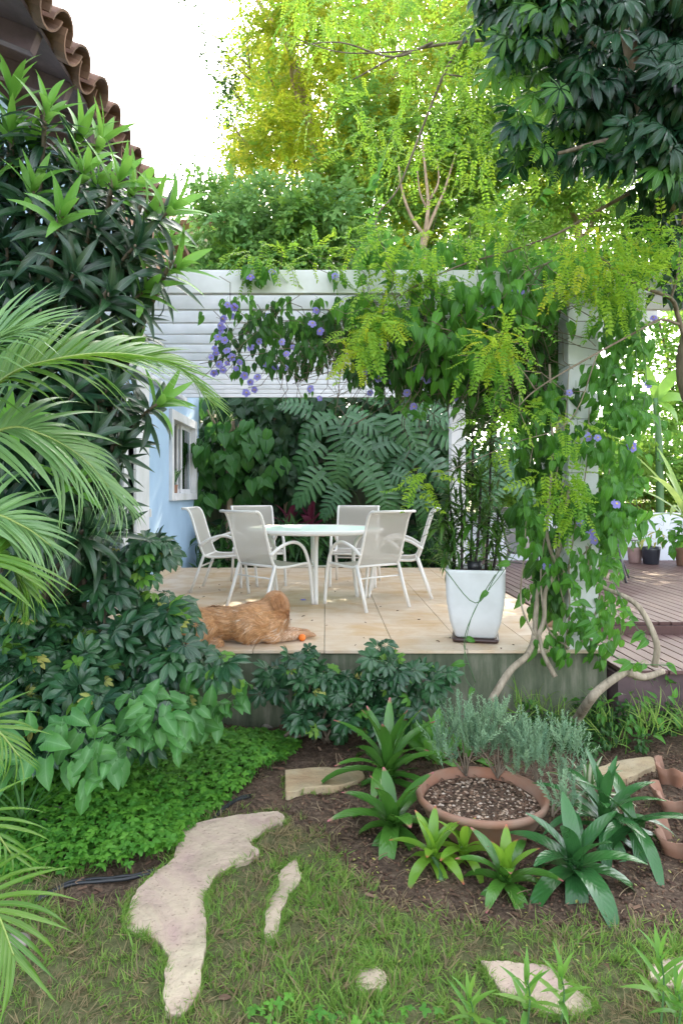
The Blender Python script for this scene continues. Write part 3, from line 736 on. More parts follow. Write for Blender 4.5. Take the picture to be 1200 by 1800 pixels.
# dark furniture on the deck
DG = 'grey chairs on the deck'
dc = build_chair('deck_chair', 'grey sling armchair on the deck right of the vine post', 'chair', M_dalu, M_dmesh, DG, (3.25, 8.4, PZ), heading(-.8, -.6))
c = copy_tree(dc); c.location = (2.45, 7.9, PZ); c.rotation_euler.z = heading(.9, .5); c['label'] = 'charcoal sling armchair half hidden between white planter and vine post'
dt = thing('deck_table', (3.65, 8.9, PZ), 'low dark grey table among the chairs on the deck', 'table')
MB().lathe([(.38, .50), (.40, .505), (.40, .525), (.38, .53)], (3.65, 8.9, PZ), 32).build('table_top', M_dalu, dt, True)
for k in range(3):
    a = k*2.09; MB().tube([(3.65+.30*math.cos(a), 8.9+.30*math.sin(a), PZ), (3.65+.1*math.cos(a), 8.9+.1*math.sin(a), PZ+.51)], .012, 6).build('leg', M_dalu, dt, True)
mt = MB().box2((4.35, 6.55, PZ+.001), (5.4, 7.15, PZ+.014)).build('sun_patch', M_sunpatch, bevel=.003); tag(mt, 'pale flat panel standing in for a sunlit patch on the deck at the right edge', 'mat')  # thin pale panel, shaped and coloured as a patch of sun on the boards

# ------------------------------------------------------------------ big white planter
pc = Vector((1.14, 5.20, PZ))
pl = thing('white_planter', pc, 'big white tapered square planter on the patio corner', 'planter', rz=0)
def sq_ring(hw, z, n=5, r=.18, rz=-.22, cx=pc.x, cy=pc.y):
    out = []
    for q in range(4):
        for k in range(n):
            a = q*PI/2+(k/(n-1)-.5)*PI/2*.9+PI/4; cr = hw*r
            bx = (hw-cr)*(1 if math.cos(q*PI/2+PI/4) > 0 else -1); by = (hw-cr)*(1 if math.sin(q*PI/2+PI/4) > 0 else -1)
            x, y = bx+cr*math.cos(a), by+cr*math.sin(a); out.append((cx+x*math.cos(rz)-y*math.sin(rz), cy+x*math.sin(rz)+y*math.cos(rz), z))
    return out
def loft(rings, cap0=True, cap1=True):
    m = MB(); n = len(rings[0]); v = [p for r in rings for p in r]; f = []
    for i in range(len(rings)-1):
        for k in range(n): f.append((i*n+k, i*n+(k+1) % n, (i+1)*n+(k+1) % n, (i+1)*n+k))
    if cap0: f.append(tuple(range(n-1, -1, -1)))
    if cap1: f.append(tuple((len(rings)-1)*n+k for k in range(n)))
    m.add(v, f); return m
pr = [(.135, .035), (.15, .05), (.185, .16), (.208, .30), (.214, .40), (.214, .52), (.216, .545), (.192, .545), (.188, .50)]
loft([sq_ring(h, PZ+z) for h, z in pr]).build('pot', M_planter, pl, True)
loft([sq_ring(h, PZ+z) for h, z in [(.14, .002), (.165, .006), (.172, .028), (.155, .034)]]).build('saucer', M_saucer, pl, True)
loft([sq_ring(h, PZ+z) for h, z in [(.186, .502), (.186, .515)]]).build('potting_soil', M_soil, pl)
np_ = MB().lathe([(.05, .516), (.058, .60), (.054, .60), (.05, .58)], pc+Vector((-.02, -.06, 0)), 18).build('nursery_pot', M_black, None, True); tag(np_, 'small black plastic pot standing on the soil of the white planter', 'pot')

# ball, flower, dry leaves
bl = bpy.data.meshes.new('ball'); bm = bmesh.new(); bmesh.ops.create_icosphere(bm, subdivisions=3, radius=.027); bm.to_mesh(bl); bm.free(); bl.materials.append(M_orange)
bl.polygons.foreach_set('use_smooth', [True]*len(bl.polygons)); bo = bpy.data.objects.new('ball', bl); C.objects.link(bo); bo.location = G(531, 1127, PZ)+Vector((0, 0, .027)); tag(bo, 'small orange ball by the front paws of the dog', 'ball')

# ------------------------------------------------------------------ terracotta bowl, clay edging tiles, rocks, hose
bc = Vector((.76, 3.34, 0))
bowl = thing('terracotta_bowl', bc, 'wide shallow terracotta bowl filled with gravel and lavender', 'planter')
MB().lathe([(.18, -.02), (.225, .02), (.27, .08), (.302, .15), (.316, .155), (.319, .182), (.300, .187), (.290, .172), (.28, .13)], bc, 48).build('bowl', M_terra, bowl, True)
MB().lathe([(.282, .125), (.272, .14), (.12, .152), (.01, .155)], bc, 32).build('potting_soil', M_soil, bowl, True)
def pebble_shapes(n, sd):
    R = random.Random(sd); out = []
    for k in range(n):
        bm = bmesh.new(); bmesh.ops.create_icosphere(bm, subdivisions=1, radius=1)
        sc = Vector((R.uniform(.7, 1.2), R.uniform(.6, 1), R.uniform(.4, .75)))
        for v in bm.verts: v.co = Vector((v.co.x*sc.x, v.co.y*sc.y, v.co.z*sc.z))*R.uniform(.85, 1.1)
        out.append(dict(v=np.array([tuple(v.co) for v in bm.verts]), f=[tuple(v.index for v in f.verts) for f in bm.faces], uv=np.full((len(bm.verts), 2), .5))); bm.free()
    return out
PEB = pebble_shapes(5, 3)
def tintmat(name, cols, rough=.8):
    m, t = nodes(name); at = N(t, 'ShaderNodeAttribute', attribute_name='tint'); oi = t.nodes.new('ShaderNodeObjectInfo')
    r = mth(t, 'FRACT', mth(t, 'ADD', at.outputs['Fac'], oi.outputs['Random']))
    col = ramp(t, r, [(i/(len(cols)-1), c) for i, c in enumerate(cols)]); finish(t, mixc(t, mth(t, 'MULTIPLY', noise(t, 60), .5), col, tuple(x*.5 for x in cols[0])), rough, .3, noise(t, 150), .3, .003); return m
M_gravel = tintmat('mixed_gravel', [(.55, .43, .32), (.26, .15, .09), (.62, .52, .42), (.40, .26, .17), (.50, .36, .25)])
M_litter = tintmat('brown_litter', [(.06, .035, .025), (.14, .08, .05), (.20, .12, .075), (.09, .05, .035), (.26, .17, .11)], .95)
M_straw = tintmat('dry_straw', [(.30, .22, .13), (.20, .13, .07), (.38, .29, .18)], .9)
def rand_M(pos, s, flat=.5):
    n = len(pos); up = np.array([0, 0, 1.0])+rdir(n)*flat; return frames(pos, rdir(n)*np.array([1, 1, .3]), up, s)
n = 620; rr_ = .262*np.sqrt(rng.random(n)); aa = rng.random(n)*2*PI
pos = np.stack([bc.x+rr_*np.cos(aa), bc.y+rr_*np.sin(aa), .150-rr_*.05+.003*rng.random(n)], 1)
joined('gravel', PEB, rng.integers(0, 5, n), rand_M(pos, rng.uniform(.008, .016, n)), M_gravel, bowl)
n = 900; rr_ = .262*np.sqrt(rng.random(n)); aa = rng.random(n)*2*PI
CHIP = [leaf_strip(1, .28, 1, lambda t: 1, .1), leaf_strip(1, .5, 2, lambda t: [.5, 1, .3][int(round(t*2))], .5), leaf_strip(1, .12, 1, lambda t: 1, .2)]
pos = np.stack([bc.x+rr_*np.cos(aa), bc.y+rr_*np.sin(aa), .160-rr_*.05+.002*rng.random(n)], 1)
joined('bark_chips', CHIP, rng.integers(0, 3, n), rand_M(pos, rng.uniform(.012, .035, n)), M_litter, bowl)
# wavy clay edging at the right
def wavy(px, row, r, label, rz):
    c = GG(px, row); m = MB(); v = []; f = []; n = 26
    for e in range(2):
        for (z, fl) in ((-.02, .75), (.05, .9), (.10, 1.05)):
            for k in range(n+1):
                u = k/n; a = u*PI*1.25-.3; rad = r*fl*(1+.16*math.sin(u*PI*7))-(.012 if e else 0)
                v.append((c.x+rad*math.cos(a+rz), c.y+rad*math.sin(a+rz), c.z+z+.012*math.sin(u*PI*7+1)))
    q = n+1
    for e in range(2):
        for j in range(2):
            for k in range(n):
                b = (e*3+j)*q+k; fa = (b, b+1, b+q+1, b+q); f.append(fa if not e else fa[::-1])
    for k in range(n): f.append((2*q+k, 2*q+k+1, 5*q+k+1, 5*q+k))
    f.append((0, q, 2*q, 5*q, 4*q, 3*q)); f.append((n, 3*q+n, 4*q+n, 5*q+n, 2*q+n, q+n))
    m.add(v, f); o = m.build('clay_edging', M_terra, smooth=True); tag(o, label, 'edging', 'wavy clay edging pieces at the right'); return o
wavy(1215, 1500, .15, 'wavy broken clay edging piece nearest the dark bromeliads', 2.2)
wavy(1200, 1425, .14, 'wavy clay edging piece behind the nearest one, partly out of frame', 2.4)
wavy(1185, 1375, .10, 'farthest wavy clay edging piece beside the sandstone slab', 2.2)
def rock(px, row, s, label, grp='rocks at the edge of the ground cover'):
    p = GG(px, row); bm = bmesh.new(); bmesh.ops.create_icosphere(bm, subdivisions=3, radius=1); R = random.Random(px)
    ks = [Vector((R.uniform(-1, 1), R.uniform(-1, 1), R.uniform(-1, 1))).normalized() for _ in range(7)]
    for v in bm.verts:
        q = v.co.copy(); f = 1-sum(max(0, q.dot(k)-.55)*.5 for k in ks); v.co = Vector((q.x*s*1.3*f, q.y*s*f, q.z*s*.75*f))
    me = bpy.data.meshes.new('rock'); bm.to_mesh(me); bm.free(); me.materials.append(M_rock); me.polygons.foreach_set('use_smooth', [True]*len(me.polygons))
    o = bpy.data.objects.new('rock', me); C.objects.link(o); o.location = p+Vector((0, 0, s*.35)); tag(o, label, 'rock', grp)
rock(205, 1392, .055, 'brown rock at the foot of the arrowhead vine'); rock(100, 1440, .06, 'brown rock beside the strappy leaves at the left edge')
rock(440, 1288, .05, 'pale grey rock at the foot of the patio wall'); rock(470, 1275, .035, 'small pale stone beside the grey rock at the patio wall'); rock(30, 1660, .05, 'pinkish stone under the palm leaves at the left edge')
hz = catmull([GG(60, 1590)+Vector((0, 0, .015)), GG(120, 1560)+Vector((0, 0, .012)), GG(180, 1556)+Vector((0, 0, .014)), GG(240, 1545)+Vector((0, 0, .01)), GG(300, 1520)+Vector((0, 0, .0)), GG(400, 1418)+Vector((0, 0, .012)), GG(440, 1395)+Vector((0, 0, .005))], 8)
m = MB(); m.tube(hz, .008, 6); m.tube([p+Vector((0, .022, .002*math.sin(i))) for i, p in enumerate(hz)], .007, 6)
tag(m.build('hose', M_hose, smooth=True), 'black garden hoses running along the edge of the ground cover', 'hose')
# pots on the deck by the white wall
def pot(px, d, r, h, mat, label, base=PZ, name='plant_pot', cat='pot', cx=None):
    x = (px-CX)/F*d if cx is None else cx; o = MB().lathe([(r*.72, 0), (r*.78, .01), (r*.95, h*.8), (r, h), (r*.9, h), (r*.86, h*.85)], (x, d, base), 24).build(name, mat, None, True); tag(o, label, cat); return Vector((x, d, base+h))
POT1 = pot(1143, 10.6, .145, .27, M_dpot, 'charcoal round pot at the foot of the white wall')
POT2 = pot(1203, 10.4, .15, .28, M_terra, 'terracotta pot cut off by the right edge by the white wall')
POT0 = pot(1115, 10.8, .12, .24, M_pinkpot, 'dusty pink pot left of the charcoal pot by the white wall')
SILL = Vector((WX-.02, 9.80, z0+.105)); pot(0, SILL.y, .055, .12, M_terra, 'tiny terracotta pot on the sill of the white window', SILL.z, cx=SILL.x+.0)
# ------------------------------------------------------------------ leaf materials
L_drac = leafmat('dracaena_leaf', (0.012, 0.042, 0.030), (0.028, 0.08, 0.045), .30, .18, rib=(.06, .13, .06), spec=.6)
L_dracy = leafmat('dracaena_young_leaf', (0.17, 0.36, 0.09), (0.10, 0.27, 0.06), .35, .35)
L_palm = leafmat('palm_leaflet', (0.07, 0.19, 0.03), (0.12, 0.24, 0.035), .33, .4, rib=(.18, .26, .06), spec=.6)
L_palmg = leafmat('palm_leaflet_cool', (0.12, 0.24, 0.13), (0.18, 0.32, 0.17), .28, .28, rib=(.2, .3, .16), spec=.6)
L_sch = leafmat('dwarf_umbrella_leaf', (0.016, 0.06, 0.04), (0.035, 0.115, 0.06), .30, .2, rib=(.08, .16, .08), spec=.6)
L_schy = leafmat('dwarf_umbrella_young_leaf', (0.10, 0.26, 0.06), (0.18, 0.32, 0.08), .35, .35)
L_schv = leafmat('yellowing_umbrella_leaf', (0.45, 0.42, 0.10), (0.30, 0.36, 0.10), .4, .35)
L_synz = leafmat('arrowhead_leaf', (0.06, 0.19, 0.07), (0.09, 0.25, 0.09), .35, .3, pale=(0.12, 0.27, 0.10), rib=(.17, .33, .13))
L_cover = leafmat('peanut_cover_leaf', (0.06, 0.21, 0.04), (0.13, 0.33, 0.06), .45, .35)
L_brom = leafmat('bromeliad_leaf', (0.05, 0.15, 0.035), (0.08, 0.21, 0.05), .22, .2, tip=(.45, .12, .14), stripes=True, spec=.6)
L_bromy = leafmat('bromeliad_yellow_green_leaf', (0.20, 0.36, 0.05), (0.14, 0.30, 0.05), .28, .35, tip=(.5, .12, .08), spec=.6)
L_bromd = leafmat('bromeliad_dark_leaf', (0.03, 0.11, 0.055), (0.045, 0.15, 0.06), .20, .15, stripes=True, spec=.6)
L_bromv = leafmat('bromeliad_striped_leaf', (0.06, 0.16, 0.06), (0.10, 0.2, 0.08), .25, .2, pale=(0.65, 0.60, 0.48))
L_lav = leafmat('grey_lavender_leaf', (0.17, 0.29, 0.285), (0.27, 0.40, 0.38), .7, .25)
L_split = leafmat('split_leaf_philodendron', (0.04, 0.13, 0.07), (0.065, 0.19, 0.09), .26, .22, rib=(.10, .22, .12), ribw=.05, spec=.6)
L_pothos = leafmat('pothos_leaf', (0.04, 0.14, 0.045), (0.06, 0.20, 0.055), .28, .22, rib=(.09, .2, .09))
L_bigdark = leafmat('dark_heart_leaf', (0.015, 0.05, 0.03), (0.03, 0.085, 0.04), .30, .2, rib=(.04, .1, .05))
L_maroon = leafmat('maroon_cordyline_leaf', (0.13, 0.022, 0.045), (0.20, 0.04, 0.07), .35, .3)
L_cal = leafmat('striped_calathea_leaf', (0.03, 0.10, 0.05), (0.05, 0.14, 0.07), .32, .2, pale=(0.22, 0.36, 0.22))
L_lily = leafmat('hosta_leaf', (0.10, 0.30, 0.06), (0.14, 0.36, 0.08), .35, .35, pale=(.22, .42, .14))
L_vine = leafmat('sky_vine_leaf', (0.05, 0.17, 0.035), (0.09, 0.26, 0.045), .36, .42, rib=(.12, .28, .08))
L_vined = leafmat('sky_vine_shaded_leaf', (0.022, 0.075, 0.025), (0.045, 0.14, 0.035), .36, .35, rib=(.08, .2, .07))  # darker copy of the vine leaf, shade put into its colour
L_pinn = leafmat('feathery_leaf', (0.13, 0.31, 0.045), (0.28, 0.43, 0.045), .45, .5)
L_pinny = leafmat('feathery_yellow_leaf', (0.42, 0.46, 0.04), (0.28, 0.40, 0.04), .5, .5)
L_umb = leafmat('umbrella_tree_leaf', (0.008, 0.036, 0.026), (0.022, 0.075, 0.042), .25, .2, rib=(.04, .10, .07), spec=.3)
L_umbg = leafmat('umbrella_tree_bright_leaf', (0.035, 0.12, 0.04), (0.09, 0.24, 0.05), .33, .45, rib=(.14, .3, .1))
L_bgy = leafmat('bright_canopy_leaf', (0.15, 0.30, 0.05), (0.44, 0.42, 0.04), .45, .55)  # yellow leaf colour carries the backlit glow of the crown
L_bgg = leafmat('green_canopy_leaf', (0.10, 0.25, 0.07), (0.22, 0.36, 0.08), .42, .45)
L_bgd = leafmat('cool_canopy_leaf', (0.11, 0.25, 0.11), (0.20, 0.36, 0.16), .40, .35)
L_dark = leafmat('deep_shade_leaf', (0.03, 0.08, 0.03), (0.04, 0.11, 0.04), .5, .25)
L_grass = leafmat('grass_blade', (0.11, 0.25, 0.055), (0.24, 0.35, 0.12), .5, .35)
L_grassd = leafmat('dry_grass_blade', (0.30, 0.24, 0.12), (0.17, 0.14, 0.08), .7, .3)
L_fern = leafmat('strap_leaf_pale', (0.22, 0.34, 0.14), (0.30, 0.42, 0.2), .35, .35)
M_petal = leafmat('lilac_petal', (0.27, 0.21, 0.62), (0.40, 0.36, 0.76), .6, .4)
M_throat = plain('yellow_flower_throat', (0.65, 0.5, 0.12), .6)
M_whitef = leafmat('white_petal', (0.8, 0.8, 0.78), (0.75, 0.75, 0.7), .6, .4)

# ------------------------------------------------------------------ shared leaf shapes
S_drac = [leaf_strip(.29, .055, 6, lambda t: math.sin(PI*(.06+.94*t)**.8)**.85, b, .3) for b in (.4, .9, 1.4)]
S_leaflet = [leaf_strip(1, .036, 8, lambda t: (.55+.45*math.sin(PI*min(1, t+.15)))*(1-t**3.5), b, .5, twist=tw) for b, tw in ((.3, .2), (.6, -.3), (1.0, .3), (1.4, .1))]
S_palm = [palmate(n, 1, d, i) for i, (n, d) in enumerate([(8, .5), (7, .9), (9, .7), (8, 1.2)])]
S_arrow = [heart(1, .8, b, .25, True) for b in (.4, .8, 1.1)]
S_heart = [heart(1, .72, b, .2) for b in (.3, .7, 1.1)]
S_thun = [heart(1, .50, b, .3) for b in (.4, .8, 1.3)]
S_cover = [cover(1, 4, i) for i in range(3)]
S_strap = [leaf_strip(1, .16, 8, strap, b, .35) for b in (.5, .95, 1.5, 2.0)]
S_strapw = [leaf_strip(1, .25, 8, strap, b, .35) for b in (.6, 1.0, 1.5, 1.9)]
S_grassy = [leaf_strip(1, .035, 7, lambda t: 1-t**3, b, .3, twist=.4) for b in (.8, 1.5, 2.2)]
S_split = [splitleaf(1, .95, 9, 1, .7), splitleaf(1, 1.0, 10, 2, 1.1), splitleaf(1, .9, 8, 3, 1.5)]
S_twig = [twig(9, 1, .32, .15, i) for i in range(4)]
S_twigb = [twig(7, 1, .42, .26, i+9) for i in range(4)]
S_pin2 = [pinnate(8, 1, .22, .115, b, i+4) for i, b in enumerate((.3, .8, 1.2, .5))]
S_pin = [pinnate(9, 1, .2, .09, b, i) for i, b in enumerate((.4, .9, 1.3))]
S_bip = [bipinnate(4, 1, .46, .34, .17, i) for i in range(3)]
S_lanc = [leaf_strip(1, .2, 5, lanc, b, .3) for b in (.3, .8, 1.3)]

def tube_part(name, pts, r0, r1, mat, parent, n=7, k=5):
    q = catmull(pts, k); m = MB(); m.tube(q, [lerp(r0, r1, i/(len(q)-1)) for i in range(len(q))], n); return m.build(name, mat, parent, True)

# ------------------------------------------------------------------ background trees
def bgtree(name, label, base, limbs, blobs, n, s, mat, shapes, bark, cat='tree', group=None, r0=.16, extra=None, **kw):
    t = thing(name, base, label, cat, group)
    for i, (pts, a, b) in enumerate(limbs): tube_part('trunk' if i == 0 else 'limb', pts, a, b, bark, t)
    M = blob_frames(blobs, n, s[0], s[1], **kw); joined('crown', shapes, rng.integers(0, len(shapes), n), M, mat, t)
    for (bl2, n2, s2, m2, nm) in (extra or []):
        M = blob_frames(bl2, n2, s2[0], s2[1], **kw); joined(nm, shapes, rng.integers(0, len(shapes), n2), M, m2, t)
    return t
def gnd(px, d): return Vector(((px-CX)/F*d, d, 0))
# tall yellow-green tree that fills the top of the picture
b1 = region_blobs([(420, -60), (860, -60), (860, 300), (760, 470), (560, 420), (420, 350), (405, 200), (400, 70)], 14.5, 18.5, 92, .35, .8)
b1y = region_blobs([(410, -40), (560, -40), (620, 260), (520, 330), (420, 180)], 14.5, 17, 26, .3, .6)+region_blobs([(650, 180), (780, 200), (770, 320), (680, 320)], 15, 17, 8, .25, .45)
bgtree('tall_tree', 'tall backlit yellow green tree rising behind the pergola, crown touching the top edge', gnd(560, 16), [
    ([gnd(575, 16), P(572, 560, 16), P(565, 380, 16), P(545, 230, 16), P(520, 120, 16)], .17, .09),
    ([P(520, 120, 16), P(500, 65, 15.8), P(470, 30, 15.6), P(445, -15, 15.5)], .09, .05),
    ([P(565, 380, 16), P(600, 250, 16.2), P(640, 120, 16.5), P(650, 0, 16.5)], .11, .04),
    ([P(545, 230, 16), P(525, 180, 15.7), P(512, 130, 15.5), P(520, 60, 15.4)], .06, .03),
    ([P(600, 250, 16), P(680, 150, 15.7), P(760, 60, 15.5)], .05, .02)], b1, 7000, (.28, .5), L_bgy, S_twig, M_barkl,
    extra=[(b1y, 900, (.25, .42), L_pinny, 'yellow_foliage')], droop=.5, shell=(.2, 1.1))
b2 = region_blobs([(320, 345), (380, 325), (450, 350), (560, 330), (660, 400), (660, 560), (330, 560)], 12.6, 14.8, 60, .16, .42)
bgtree('bushy_tree', 'cool green bushy tree with small leaves behind the left half of the pergola', gnd(470, 13.5), [
    ([gnd(480, 13.5), P(485, 620, 13.5), P(470, 470, 13.5), P(455, 380, 13.5)], .10, .04), ([P(480, 500, 13.5), P(540, 420, 13.4), P(560, 370, 13.4)], .05, .02)],
    b2, 2900, (.22, .38), L_bgd, S_twigb, M_barkl, shell=(.2, 1.1), extra=[(b2[::2], 2000, (.2, .34), L_bgg, 'lighter_foliage')])
b3 = region_blobs([(560, 190), (900, 170), (980, 330), (900, 500), (640, 500), (560, 380)], 14.2, 16.5, 80, .25, .5)
bgtree('branching_tree', 'tree with pale trunk forking into a fan of warm coloured branches behind the pergola', gnd(742, 14), [
    ([gnd(738, 14), P(738, 540, 14), P(741, 450, 14), P(747, 410, 14)], .10, .075),
    ([P(747, 410, 14), P(752, 360, 13.9), P(748, 310, 13.8), P(742, 250, 13.8)], .05, .02),
    ([P(747, 412, 14), P(765, 370, 14), P(782, 330, 14.1), P(800, 270, 14.2)], .045, .018),
    ([P(745, 415, 14), P(722, 380, 13.9), P(706, 335, 13.8), P(700, 290, 13.7)], .045, .018),
    ([P(752, 370, 14), P(738, 340, 14), P(733, 300, 14)], .03, .012), ([P(756, 350, 14), P(770, 320, 14), P(768, 280, 14)], .03, .012)],
    b3, 6000, (.22, .42), L_bgg, S_twig, M_barkl, shell=(.2, 1.1))
b4 = region_blobs([(820, 60), (1260, 0), (1260, 520), (1100, 540), (860, 500), (840, 300)], 13.5, 17, 60, .35, .7)
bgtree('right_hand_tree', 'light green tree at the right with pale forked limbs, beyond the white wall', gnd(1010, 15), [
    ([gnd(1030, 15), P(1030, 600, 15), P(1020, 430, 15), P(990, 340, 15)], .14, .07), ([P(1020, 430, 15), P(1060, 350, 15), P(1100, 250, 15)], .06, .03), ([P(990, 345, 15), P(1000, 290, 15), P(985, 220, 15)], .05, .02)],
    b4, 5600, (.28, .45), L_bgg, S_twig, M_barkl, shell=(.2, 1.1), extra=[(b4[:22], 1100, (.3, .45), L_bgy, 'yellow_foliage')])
b5 = region_blobs([(345, 560), (640, 520), (900, 520), (1000, 640), (1010, 860), (345, 900)], 13.2, 15, 70, .4, .75)
bgtree('tall_hedge', 'dark leafy hedge closing the view behind the split leaf plants', gnd(640, 14), [([gnd(640, 14), P(640, 700, 14), P(630, 560, 14)], .1, .05)], b5, 5000, (.25, .42), L_dark, S_twigb, M_bark, cat='hedge', shell=(.1, 1.1))
b6 = region_blobs([(850, 800), (1260, 780), (1260, 900), (850, 900)], 12.4, 14.5, 40, .25, .45)
bgtree('shrub_behind_wall', 'leafy green shrub growing behind the white garden wall', gnd(1050, 13), [([gnd(1050, 13), P(1050, 860, 13)], .04, .02)], b6, 2600, (.22, .35), L_bgg, S_twigb, M_bark, cat='shrub')
b7 = region_blobs([(1080, 560), (1260, 500), (1260, 760), (1180, 760), (1080, 700)], 13.5, 15, 22, .2, .4)
bgtree('thin_crowned_tree', 'airy small tree letting the white sky through at the right edge', gnd(1190, 14), [([gnd(1190, 14), P(1186, 740, 14), P(1170, 620, 14), P(1150, 540, 14)], .06, .02), ([P(1180, 700, 14), P(1110, 640, 14), P(1060, 610, 14)], .03, .01)], b7, 1000, (.2, .38), L_bgg, S_twigb, M_bark)
for lab, pl, dx, mt_, n_ in (('big far tree with yellow green crown behind everything, left of centre', [(420, -60), (760, -60), (760, 520), (600, 520), (520, 380), (440, 300)], 560, L_bgg, 4600), ('big far tree with green crown behind everything, right of centre', [(740, -60), (1260, -60), (1260, 540), (740, 540)], 980, L_bgg, 6000)):
    bf = region_blobs(pl, 20, 25, 110, .6, 1.1)
    bgtree('far_tree', lab, gnd(dx, 22), [([gnd(dx, 22), P(dx+8, 560, 22), P(dx, 350, 22), P(dx-20, 120, 22)], .22, .06), ([P(dx, 350, 22), P(dx+60, 220, 22), P(dx+90, 80, 22)], .10, .03)], bf, n_, (.4, .65), mt_, S_twig, M_barkl, shell=(.2, 1.15))
# little dark sprigs against the sky, on a branch of a tree standing left behind the house
sp = thing('skyline_tree', gnd(545, 17.5), 'dark sparse twigs standing against the white sky beside the tall tree', 'tree')
tube_part('trunk', [gnd(545, 17.5), P(545, 620, 17.5), P(540, 420, 17.5), P(510, 250, 17), P(470, 120, 16)], .08, .02, M_bark, sp)
for q in ([(440, 140), (400, 110), (345, 108)], [(440, 120), (390, 70), (355, 62)], [(430, 250), (405, 215), (390, 195)], [(455, 330), (345, 305), (300, 300)], [(470, 420), (390, 340), (350, 315)], [(440, 120), (420, 20), (345, 3)], [(436, 200), (412, 160), (395, 120)]):
    tube_part('branch', [P(x, y, 15.5) for x, y in q], (.016), .005, M_bark, sp, 5)
bsp = [(P(x, y, 15.5+random.uniform(-.5, .5)), r*1.4) for x, y, r in ((352, 108, .09), (372, 118, .12), (385, 100, .1), (366, 66, .08), (338, 6, .12), (350, 12, .1), (322, 2, .08), (392, 200, .09), (395, 225, .1), (390, 150, .1), (400, 130, .13), (312, 300, .07), (338, 298, .09), (350, 312, .09), (300, 298, .05), (392, 350, .25), (400, 180, .15), (360, 350, .2), (330, 340, .08))]
joined('foliage', S_twigb, rng.integers(0, 4, 330), blob_frames(bsp, 330, .14, .24), L_dark, sp)

# ------------------------------------------------------------------ planting against the back wall
def spray(thing_, stems, mat, r=.008):
    for a, b in stems:
        mid = (a+b)/2+Vector((0, 0, .08)); tube_part('stem', [a, mid, b], r, r*.6, mat, thing_, 5, 4)
phg = 'split leaf philodendrons against the back wall'
M_stem = plain('green_leaf_stalk', (0.07, 0.16, 0.05), .5)
def philo(base, leaves, label):
    t = thing('split_leaf_plant', base, label, 'plant', phg); Ms = []; idx = []
    tube_part('trunk', [base, base+Vector((.02, 0, .35)), base+Vector((0, 0, .8))], .045, .035, M_bark, t)
    for (px, row, d, L, ang, tilt) in leaves:
        p = P(px, row, d); a = math.radians(ang)                                # ang: direction of the leaf tip on the wall, 0 = right, -90 = down
        fwd = np.array([[math.cos(a), -.35, math.sin(a)]]); up = np.array([[-math.sin(a)*.2*tilt, -1.0, .75]])
        Ms.append(frames(np.array([tuple(p)]), fwd, up, np.array([L]))[0]); idx.append(random.randrange(3))
        tube_part('stalk', [base+Vector((0, 0, .7)), (base+Vector((0, 0, .9))+p)/2+Vector((0, 0, .3)), p], .012, .007, M_stem, t, 5, 4)
    place(t, 'leaf', S_split, idx, Ms, L_split, 300)
philo(gnd(590, 11.6), [(585, 730, 11.1, .8, 200, 0), (610, 728, 11.0, .75, -20, 0), (600, 750, 10.9, .7, -80, 0), (560, 780, 11, .7, 215, 0), (620, 770, 10.8, .7, -35, 0), (570, 830, 10.8, .7, 220, 0), (640, 700, 11.2, .7, 60, 0), (545, 720, 11.2, .6, 150, 0), (600, 800, 10.7, .65, -100, 0)], 'split leaf philodendron behind the middle of the table')
philo(gnd(650, 11.4), [(640, 820, 10.6, .75, -50, 0), (625, 800, 10.7, .72, -130, 0), (665, 845, 10.5, .65, -70, 0), (650, 790, 10.8, .7, 30, 0), (600, 860, 10.6, .55, 230, 0), (690, 830, 10.6, .5, -20, 0)], 'lower split leaf philodendron above the maroon leaves')
philo(gnd(740, 11.5), [(705, 730, 10.9, .85, -60, 0), (690, 735, 10.9, .8, -110, 0), (730, 720, 11, .75, -10, 0), (715, 790, 10.8, .7, 235, 0), (745, 800, 10.7, .75, -40, 0), (700, 850, 10.7, .65, -100, 0), (760, 750, 11, .7, -30, 0), (675, 700, 11.2, .6, 140, 0), (735, 870, 10.7, .55, -60, 0), (760, 700, 11.3, .7, 40, 0)], 'split leaf philodendron left of the rear white post')
philo(gnd(850, 11.2), [(850, 800, 11, .75, -60, 0), (860, 780, 11, .7, 20, 0), (835, 790, 11, .6, 200, 0), (890, 820, 11, .75, -50, 0), (870, 840, 10.8, .6, -110, 0), (910, 770, 11.1, .6, 30, 0), (850, 860, 10.8, .6, -80, 0)], 'pale split leaf philodendron right of the rear white post')
def stem_tree(name, label, px, d, limbs, r=.03):
    t = thing(name, gnd(px, d), label, 'tree', 'slim stems against the back wall')
    for i, q in enumerate(limbs): tube_part('trunk' if i == 0 else 'limb', [P(x, y, dd) for x, y, dd in q], r if i == 0 else r*.6, r*.55 if i == 0 else r*.3, M_barkl, t)
stem_tree('slim_tree', 'slim pale forked stem among heart shaped leaves near the blue wall', 400, 11.6, [[(402, 1000, 11.6), (404, 880, 11.6), (402, 800, 11.6), (410, 740, 11.6)], [(403, 800, 11.6), (425, 740, 11.5), (440, 715, 11.5)], [(410, 800, 11.6), (418, 820, 11.6), (410, 740, 11.6)], [(403, 810, 11.6), (385, 760, 11.6), (365, 720, 11.6)]], .06)
stem_tree('slim_tree', 'slim grey stem rising behind the rear left chair', 500, 11.7, [[(505, 1000, 11.7), (502, 860, 11.7), (490, 780, 11.7), (475, 700, 11.7)]], .055)
bp = region_blobs([(350, 700), (470, 700), (500, 830), (440, 900), (352, 900)], 11.2, 11.9, 46, .12, .28)
po = thing('heart_leaf_climber', gnd(400, 11.9), 'climber with glossy heart shaped leaves on the wall beside the blue house', 'climber')
